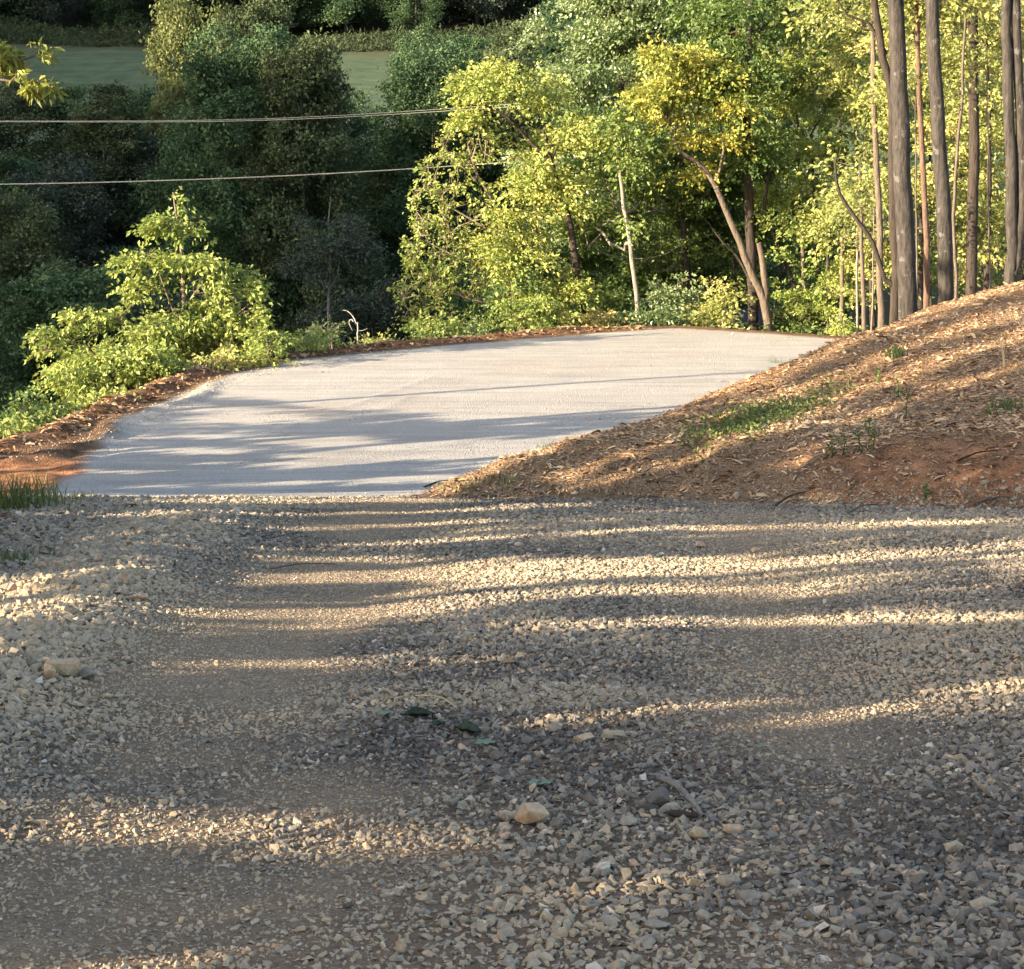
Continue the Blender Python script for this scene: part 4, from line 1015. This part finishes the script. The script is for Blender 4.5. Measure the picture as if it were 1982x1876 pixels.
p = W(372, 100, 128); put_far(10, p[0], 128, p[2]+3.2-GND(p[0], 128), 'pale yellowish tree poking up in front of the meadow', .5, .62)
# beyond the meadow
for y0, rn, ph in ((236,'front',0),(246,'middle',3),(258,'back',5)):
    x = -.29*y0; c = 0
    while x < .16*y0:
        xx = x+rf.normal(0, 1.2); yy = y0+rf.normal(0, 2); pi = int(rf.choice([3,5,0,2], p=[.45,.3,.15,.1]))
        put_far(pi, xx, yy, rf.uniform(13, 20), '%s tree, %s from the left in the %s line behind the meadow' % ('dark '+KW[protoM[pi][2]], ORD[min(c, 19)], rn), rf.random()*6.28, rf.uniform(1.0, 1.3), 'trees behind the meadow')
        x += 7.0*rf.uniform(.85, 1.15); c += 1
# hedge of tall grass / brush along the far side of the meadow
n = 26000; x = rf.uniform(-72, 20, n); y = rf.uniform(217, 231, n)-.03*x; hgt = 1.5*(1.6*fbm(x*.12, y*.2, 7, 3))**2
zz = H(x, y, False)+hgt*rf.random(n)
V_, f_, t_ = leaves(np.stack([x, y, zz], 1), .55, rf, .3+.7*rf.random(n), up=.1, asp=.35, droop=-.6)
tag(mesh('tall_grass', V_, [f_], M['far_olive'], dict(tone=t_*.35)), 'brownish strip of rank grass along the far side of the meadow', 'grass', kind='stuff')
# undergrowth on the shaded slopes so no bare ground shows between the crowns
n = 60000; y = rf.uniform(50, 140, n); x = (rf.random(n)*1.5-1)*.34*y; k2 = (pdist(x, y, EDGE) > 8); x, y = x[k2], y[k2]; n = len(x)
zz = H(x, y, False)+1.7*rf.random(n)*(.3+fbm(x*.3, y*.3, 8, 2))
V_, f_, t_ = leaves(np.stack([x, y, zz], 1), .42, rf, .2+.5*rf.random(n), up=.4, asp=.6)
tag(mesh('undergrowth', V_, [f_], M['far_green'], dict(tone=t_)), 'dark ground cover between the trees on the shaded hillside', 'undergrowth', kind='stuff')
# leaf-litter scrub under the sunlit wood and on the fill slope
n = 60000; x = rf.uniform(-12, 22, n); y = rf.uniform(22, 64, n); s_ = pdist(x, y, EDGE)*np.where(inside(x, y, EDGE_POLY), -1, 1)
k2 = (s_ > .8) & (rf.random(n) < .25+.75*(x > 2)); x, y = x[k2], y[k2]; n = len(x)
zz = H(x, y, False)+.04+.4*rf.random(n)*fbm(x*.8, y*.8, 9, 2)
V_, f_, t_ = leaves(np.stack([x, y, zz], 1), .09, rf, rf.random(n), up=.5)
tag(mesh('undergrowth', V_, [f_], M['green'], dict(tone=t_)), 'low leafy ground cover beyond the rim of the turn', 'undergrowth', kind='stuff')

# ------------------------------------------------------------------ wires, post and sheds across the valley
def wire(lst, d, rad, label, seed):
    P = smooth_path(WP(lst, d), .8); sk = Skel(np.random.default_rng(seed)); last = -1
    for q in P: last = sk.add(q, last, rad)
    sk.solve(); V, Fq = sk.tubes(kthick=6, kthin=6)
    tag(mesh('overhead_wire', V, Fq, M['wire'], smooth=True), label, 'wire', 'overhead wires')
wire([(-900,345),(-450,354),(0,357),(500,343),(960,316),(1400,280)], 50, .017, 'single lower overhead wire crossing in front of the shaded hillside', 1)
wire([(-900,228),(-450,234),(0,236),(500,233.5),(960,209),(1400,176)], 52, .010, 'lower wire of the upper close pair', 2)
wire([(-900,222),(-450,230),(0,234.5),(500,230.5),(960,204),(1400,168)], 52.6, .009, 'upper wire of the upper close pair', 3)
for px, lb in ((-905,'weathered pole outside the left edge carrying the wires'), (1405,'weathered pole hidden in the wood carrying the wires')):
    b_ = W(px, 345 if px < 0 else 280, 50); g = GND(b_[0], 51); e = empty('utility_pole', (b_[0], 51, g), lb, 'pole', None)
    sk = Skel(np.random.default_rng(3)); sk.trunk([np.array([0,0,-.3]), np.array([0,0,b_[2]+2.6-g])], .15, .11, step=1, wob=.001); sk.solve(); V, Fq = sk.tubes(kthick=12); mesh('pole', V, Fq, M['bark_grey'], smooth=True, parent=e)
    for hz in (b_[2]+2.0-g, b_[2]+.0-g):
        bx = np.array([[a, b, c] for a in (-.06,.06) for b in (-1.3,1.9) for c in (-.06,.06)])+np.array([0,0,hz])
        mesh('crossarm', bx, [np.array([[0,1,3,2],[4,6,7,5],[0,4,5,1],[2,3,7,6],[0,2,6,4],[1,5,7,3]])], M['bark_grey'], parent=e)
def box(name, c, s, m, parent=None, rz=0):
    bx = np.array([[a, b, q] for a in (-1,1) for b in (-1,1) for q in (-1,1)], float)*np.array(s)/2
    R = np.array([[math.cos(rz),-math.sin(rz),0],[math.sin(rz),math.cos(rz),0],[0,0,1]]); bx = bx@R.T+np.array(c)
    o = mesh(name, bx, [np.array([[0,1,3,2],[4,6,7,5],[0,4,5,1],[2,3,7,6],[0,2,6,4],[1,5,7,3]])], m, parent=parent)
    bv = o.modifiers.new('edge', 'BEVEL'); bv.width = min(s)*.06; bv.segments = 2; return o
# slim white post with a cap, far meadow
pd = 176.; b_ = W(784, 200, pd); g = GND(b_[0], pd); e = empty('white_post', (b_[0], pd, g), 'thin white capped post at the lower edge of the small meadow patch', 'post')
top = W(784, 172, pd)[2]-g
box('post', (0,0,top/2), (.10,.10,top), M['white'], e); box('cap', (0,0,top+.03), (.2,.2,.06), M['white'], e)
def shed(px, row, d, w, h, label, seed, roof, wall):
    b_ = W(px, row, d); g = GND(b_[0], d); ht = max(h, b_[2]-g)
    e = empty('shed', (b_[0], d, g), label, 'shed')
    box('wall', (0,0,ht/2-.2), (w,w*.8,ht-.4), wall, e)
    v = np.array([(-w*.56,-w*.5,0),(w*.56,-w*.5,0),(w*.56,w*.5,0),(-w*.56,w*.5,0),(-w*.56,0,w*.28),(w*.56,0,w*.28),(-w*.56,-w*.5,-.12),(w*.56,-w*.5,-.12),(w*.56,w*.5,-.12),(-w*.56,w*.5,-.12)])+np.array([0,0,ht-.3])
    mesh('roof', v, [np.array([[0,1,5,4],[2,3,4,5],[6,9,8,7],[0,6,7,1],[2,8,9,3]]), np.array([[3,0,4],[1,2,5]]), np.array([[0,3,9,6],[1,7,8,2]])], roof, parent=e)
    box('door', (0,-w*.4-.02,(ht-.4)*.42), (w*.28,.06,(ht-.4)*.8), M['bark_grey'], e)
    return e
shed(758, 213, 150, 1.1, .8, 'pale roofed little building below the small meadow patch', 1, M['dead'], M['shed'])
shed(1434, 606, 52, 1.5, 1.6, 'blue grey slab sided shed glimpsed between the egg shaped shrub and the dark trunk', 3, M['shed'], M['shed'])

# ------------------------------------------------------------------ plants on the bank
def blades(r, n, h, w, spread, lean=.5):
    V, Fc = [], []; off = 0
    for i in range(n):
        b = np.array([r.normal(0, spread), r.normal(0, spread), 0]); a = r.random()*2*PI; hh = h*r.uniform(.5, 1); ln = hh*lean*r.uniform(.2, 1.2)
        d_ = np.array([math.cos(a), math.sin(a), 0]); sd = np.array([-d_[1], d_[0], 0])*w*.5
        for k2, t in enumerate((0, .4, .75, 1)):
            c = b+d_*ln*t*t+np.array([0, 0, hh*(t-.25*t*t*lean)]); ww = sd*(1-t)**.6
            V += [c-ww, c+ww]
        Fc += [[off+2*k2, off+2*k2+1, off+2*k2+3, off+2*k2+2] for k2 in range(3)]; off += 8
    return np.array(V), np.array(Fc)
def tuft(px, row, label, h, n, w=.008, spread=.06, m='fern', lean=.6, seed=0, start=12, tone=.5):
    g = ground_hit(px, row, start); r = np.random.default_rng(seed+int(px))
    V, Fc = blades(r, n, h, w, spread, lean)
    o = mesh('grass_tuft', V, [Fc], M[m], dict(tone=np.full(len(V), tone)) if m != 'straw' else None)
    o.location = g-np.array([0, 0, .01]); return tag(o, label, 'grass')
def stalk(px, row, label, h, nl, lsize=.06, m='fern', seed=0, start=12, tone=.5):
    g = ground_hit(px, row, start); r = np.random.default_rng(seed+int(px)+1)
    pts = [np.zeros(3), np.array([.01,0,h*.5]), np.array([r.normal(0,.03),0,h])]
    e = empty('weed', g-np.array([0, 0, .01]), label, 'weed')
    sk = Skel(r); sk.trunk(pts, .006, .002, step=.05, wob=.003); sk.solve(); V, Fq = sk.tubes(kthin=5); mesh('stem', V, Fq, M['fern'] if m != 'bark' else M['twig'], smooth=True, parent=e)
    t = r.uniform(.15, 1, nl); P = np.stack([r.normal(0, .02, nl), r.normal(0, .02, nl), h*t], 1)
    V, f, tt = leaves(P, lsize, r, np.full(nl, tone)+r.normal(0, .15, nl), up=.4, asp=.45, droop=.2)
    mesh('foliage', V, [f], M[m], dict(tone=tt), parent=e); return e
tuft(1733, 690, 'dark green leafy tuft high on the bank', .22, 46, .02, .07, 'green', .8, tone=.4)
tuft(1945, 790, 'bright green tuft near the right edge of the bank', .2, 60, .014, .08, 'fern', .8)
tuft(1930, 800, 'flat green clump beside the bright tuft at the right edge', .12, 50, .014, .14, 'green', 1.2, seed=3)
tuft(1595, 780, 'thin pale grass clump in the middle of the bank', .2, 24, .006, .07, 'fern', .5, seed=4, tone=.9)
tuft(1640, 752, 'two thin green blades high in the middle of the bank', .26, 5, .008, .03, 'fern', .3, seed=5, tone=.7)
tuft(1060, 865, 'small weed clump in the sun at the toe of the bank', .12, 30, .012, .07, 'fern', .8, seed=6, tone=.6)
tuft(905, 945, 'yellow green weeds on the tip of the bank', .16, 34, .01, .1, 'fern', .8, seed=7, tone=.8)
tuft(960, 932, 'sprig of green on the narrow end of the bank', .14, 24, .01, .07, 'fern', .8, seed=8, tone=.4)
tuft(1000, 930, 'small leafy tuft just right of the sprig at the narrow end', .1, 26, .012, .06, 'green', .9, seed=81, tone=.9)
tuft(1500, 702, 'dark weed on the skyline of the bank beside the road', .2, 30, .008, .09, 'green', .9, seed=9)
tuft(1420, 745, 'faint dry stalks on the sunny toe of the bank', .18, 10, .005, .03, 'straw', .4, seed=10)
for px, row, h, lb in ((1752,815,.34,'slim dark upright weed right of the middle of the bank'),(1737,770,.24,'pale leafy weed on the bright strip of the bank'),(1632,880,.26,'dark spiky weed in the lower part of the bank'),(1660,880,.26,'dark spiky weed just right of its twin'),
                       (1610,885,.22,'short dark weed left of the two spiky ones'),(1700,742,.18,'small upright sprout below the dark green tuft'),(1680,842,.2,'thin reddish sprout near the spiky weeds'),(1690,868,.22,'leaning sprout low on the bank'),(1790,965,.12,'little sprout on the broken toe of the bank')):
    stalk(px, row, lb, h, 34, .045, 'green', tone=.45)
g = ground_hit(1945, 712, 12); V, Fc = blades(np.random.default_rng(8), 2, .62, .022, .01, .35)
o = mesh('reed', V, [Fc], M['straw']); o.location = g; tag(o, 'long pale reed blade leaning at the right edge of the bank', 'reed')
# patch of creeping green
n = 4000; t = rnd.random(n); pxs = 1360+235*t+rnd.normal(0, 22, n); rws = 850-80*t+rnd.normal(0, 13, n)
gp = []
for q in range(0, n, 40):
    gp.append(ground_hit(pxs[q], rws[q], 12))
gp = np.array(gp); P = np.repeat(gp, 40, 0)+rnd.normal(0, 1, (len(gp)*40, 3))*np.array([.13,.2,0]); P[:, 2] = H(P[:, 0], P[:, 1])+.02+.06*rnd.random(len(P))
kk = rnd.random(len(P)) < .62; P = P[kk]; V_, f_, t_ = leaves(P, .05, rnd, .3+.7*rnd.random(len(P)), up=.5)
tag(mesh('creeping_weeds', V_, [f_], M['fern'], dict(tone=t_)), 'patch of creeping green weeds across the middle of the bank', 'weeds', kind='stuff')
# dry brush at the right edge
e0 = ground_hit(1975, 640, 12); e = empty('dry_brush', e0, 'tangle of dry grey twigs at the right edge of the bank', 'brush')
sk = Skel(np.random.default_rng(31)); sk.trunk([np.zeros(3), np.array([0,0,.12])], .012, .01, step=.05)
sk.grow(blob_pts(np.random.default_rng(32), [((-.25,0,.22), (.42,.3,.18))], 90, .5), step=.08, bow=.2, jit=.012); sk.solve(tip=.0028, mx=.012); V, Fq = sk.tubes(kthin=4); mesh('twigs', V, Fq, M['twig'], smooth=True, parent=e)
# grass at the left
GR = [(20,985,'big grass clump hanging in from the left edge beside the gravel',.42,260,.014,.22,.5),(95,975,'low sunlit grass between red soil and gravel',.14,160,.008,.2,.7),(140,968,'sparse yellow grass at the end of the red soil',.12,90,.007,.15,.9),
      (10,1090,'short grass patch at the left edge in shade',.14,120,.01,.15,.4),(0,830,'long pale reed like blades at the left edge above the soil rim',.7,14,.02,.03,.6)]
for px, row, lb, h, n_, w, sp_, tn_ in GR: tuft(px, row, lb, h, n_, w, sp_, 'fern', .8, seed=11, start=9, tone=tn_)

# ------------------------------------------------------------------ litter on the gravel
def stick(pts_px, rad, label, bark, name='stick', lift=.03, parts=()):
    P = []
    for (px, row, lf) in pts_px:
        q = ground_hit(px, row); P.append(q+np.array([0, 0, lf]))
    sk = Skel(np.random.default_rng(int(pts_px[0][0]))); sk.trunk(P, rad, rad*.55, step=.03, wob=.0016)
    sk.rad[:3] = rad
    for pp in parts: sk.trunk([ground_hit(a, b)+np.array([0, 0, c]) for a, b, c in pp], rad*.5, rad*.25, step=.03, wob=.001)
    sk.solve(); V, Fq = sk.tubes(kthick=8, kthin=7); o = mesh(name, V, Fq, bark, smooth=True); return tag(o, label, 'stick')
stick([(1262,1535,.07),(1300,1548,.06),(1330,1565,.045),(1362,1592,.02)], .013, 'broken pale stick propped on the stones at lower right', M['bark_pale'], parts=[[(1300,1548,.06),(1285,1530,.09),(1262,1520,.11)]])
stick([(1290,1585,.02),(1320,1588,.022),(1350,1590,.02)], .014, 'dark underside splinter lying just beneath the pale stick', M['bark_dark'])
stick([(1030,1552,.03),(1060,1500,.02),(1110,1490,.02)], .003, 'wire thin curved twig above the green leaf', M['twig'])
stick([(1180,1432,.02),(1240,1440,.02)], .003, 'short thin twig near the row of tan stones', M['twig'])
stick([(805,1355,.02),(850,1362,.03),(885,1380,.02)], .004, 'pale bent twig left of the curled dark leaf', M['straw'])
stick([(520,1108,.02),(580,1100,.03),(650,1097,.02)], .006, 'long thin twig lying across the far gravel', M['bark_tan'])
for (a, b, c, d_, lb, bk) in [(1500,985,1560,960,'broken brown stick poking out of the toe of the mulch bank','bark_dark'),(1640,1000,1700,985,'short stick where the bank meets the gravel','bark_tan'),(1850,900,1930,880,'dark stick lying along the lower bank at right','bark_dark'),
    (1240,925,1290,905,'grey stick on the shaded stripe of the lower bank','twig'),(1700,880,1742,868,'brown splinter of wood on the lower bank','bark_red'),(820,948,880,938,'dark root end sticking out at the tip of the bank','bark_dark'),(1880,985,1960,970,'sandy coloured root at the lower right end of the bank','bark_tan'),
    (1560,905,1600,885,'thin pale stick low in the middle of the bank','bark_pale')]:
    stick([(a, b, .03), ((a+c)/2, (b+d_)/2-3, .05), (c, d_, .04)], .011, lb, M[bk])
def leaf_obj(px, row, w, label, m, curl, seed, rz=0, rx=0):
    g = ground_hit(px, row); d = g[1]; s_ = w*d/F_PX; r = np.random.default_rng(seed)
    nu, nv = 15, 9; U, Vv = np.meshgrid(np.linspace(0, 1, nu), np.linspace(-1, 1, nv))
    wd = np.sin(PI*U**.8)**.8*(.34+.045*np.sin(U*15+seed))
    Xl = (U-.5); Yl = Vv*wd; Zl = curl*(Vv**2)*wd*1.3+curl*.5*(U-.5)**2+.03*np.sin(U*17+Vv*3)
    P = np.stack([Xl.ravel(), Yl.ravel(), Zl.ravel()], 1)*s_
    R = rotm(np.array([rz]), np.array([rx]), np.array([0.]))[0]
    o = mesh('fallen_leaf', P@R.T, [quads(nu, nv)], M[m] if isinstance(m, str) else m, dict(tone=np.full(nu*nv, .4)), True)
    so = o.modifiers.new('thick', 'SOLIDIFY'); so.thickness = .0015
    o.location = g+np.array([0, 0, .022]); return tag(o, label, 'leaf')
M['leafdark'] = leafmat('leaf_fallen_dark', [(0, (.012,.02,.008)), (1, (.04,.06,.02))], (.05,.08,.02), .15)
M['leafpale'] = leafmat('leaf_fallen_pale', [(0, (.14,.2,.12)), (1, (.25,.32,.2))], (.2,.3,.1), .2)
leaf_obj(812, 1395, 62, 'curled dark green leaf in the middle of the gravel, farther of the two', 'leafdark', .42, 1, .1, .0)
leaf_obj(905, 1425, 62, 'curled dark green leaf in the middle of the gravel, nearer of the two', 'leafdark', .42, 2, -.5, .0)
leaf_obj(850, 1412, 34, 'small crumpled dark leaf between the two curled dark leaves', 'leafdark', .4, 3, .8, .0)
leaf_obj(940, 1448, 46, 'pale green ragged leaf lying just in front of the curled dark leaves', 'leafpale', .15, 4, .3)
leaf_obj(1046, 1526, 52, 'flat pale green leaf lying alone above the tilted slab', 'leafpale', .12, 5, .1)
leaf_obj(745, 1390, 34, 'faint pale green leaf left of the curled dark leaves', 'leafpale', .2, 6, 1.2)
leaf_obj(1475, 1455, 22, 'small yellow green leaf right of centre in the gravel', 'leafpale', .2, 7, .6)
leaf_obj(303, 1010, 18, 'dry upright curled leaf standing on the far gravel at left', 'straw', .7, 8, .4, 1.2)
leaf_obj(985, 1292, 28, 'orange brown dry leaf on the mid gravel', M['chip'], .6, 9, .4, .2)

# ------------------------------------------------------------------ camera, light, world
cam = bpy.data.cameras.new('camera'); co = bpy.data.objects.new('camera', cam); COL.objects.link(co)
cam.sensor_width = 36; cam.lens = 36*F_PX/1982; cam.clip_start = .1; cam.clip_end = 3000
co.location = (0, 0, 0); co.rotation_euler = (math.radians(90)+PITCH, 0, 0)
scene.camera = co
sl = bpy.data.lights.new('sun', 'SUN'); so = bpy.data.objects.new('sun', sl); COL.objects.link(so)
sl.energy = 5.0; sl.angle = math.radians(.5); sl.color = (1, .83, .60)
dv = Vector((SX*math.cos(SUN_EL), SY*math.cos(SUN_EL), -math.sin(SUN_EL)))
so.rotation_euler = dv.to_track_quat('-Z', 'Y').to_euler()
so.location = (-30, -10, 30)
w = bpy.data.worlds.new('World'); scene.world = w; w.use_nodes = True; nt = w.node_tree
bg = nt.nodes['Background']; sk_ = nt.nodes.new('ShaderNodeTexSky'); sk_.sky_type = 'NISHITA'; sk_.sun_disc = False
sk_.sun_elevation = SUN_EL; sk_.sun_rotation = math.atan2(-SX, -SY) % (2*PI); sk_.altitude = 300; sk_.dust_density = 3.5; sk_.ozone_density = .6
nt.links.new(sk_.outputs[0], bg.inputs[0]); bg.inputs[1].default_value = .12
scene.view_settings.view_transform = 'Standard'; scene.view_settings.look = 'None'; scene.view_settings.exposure = 2.08; scene.view_settings.gamma = 1
scene.cycles.max_bounces = 6; scene.cycles.diffuse_bounces = 3; scene.cycles.transmission_bounces = 4; scene.cycles.caustics_reflective = False; scene.cycles.caustics_refractive = False
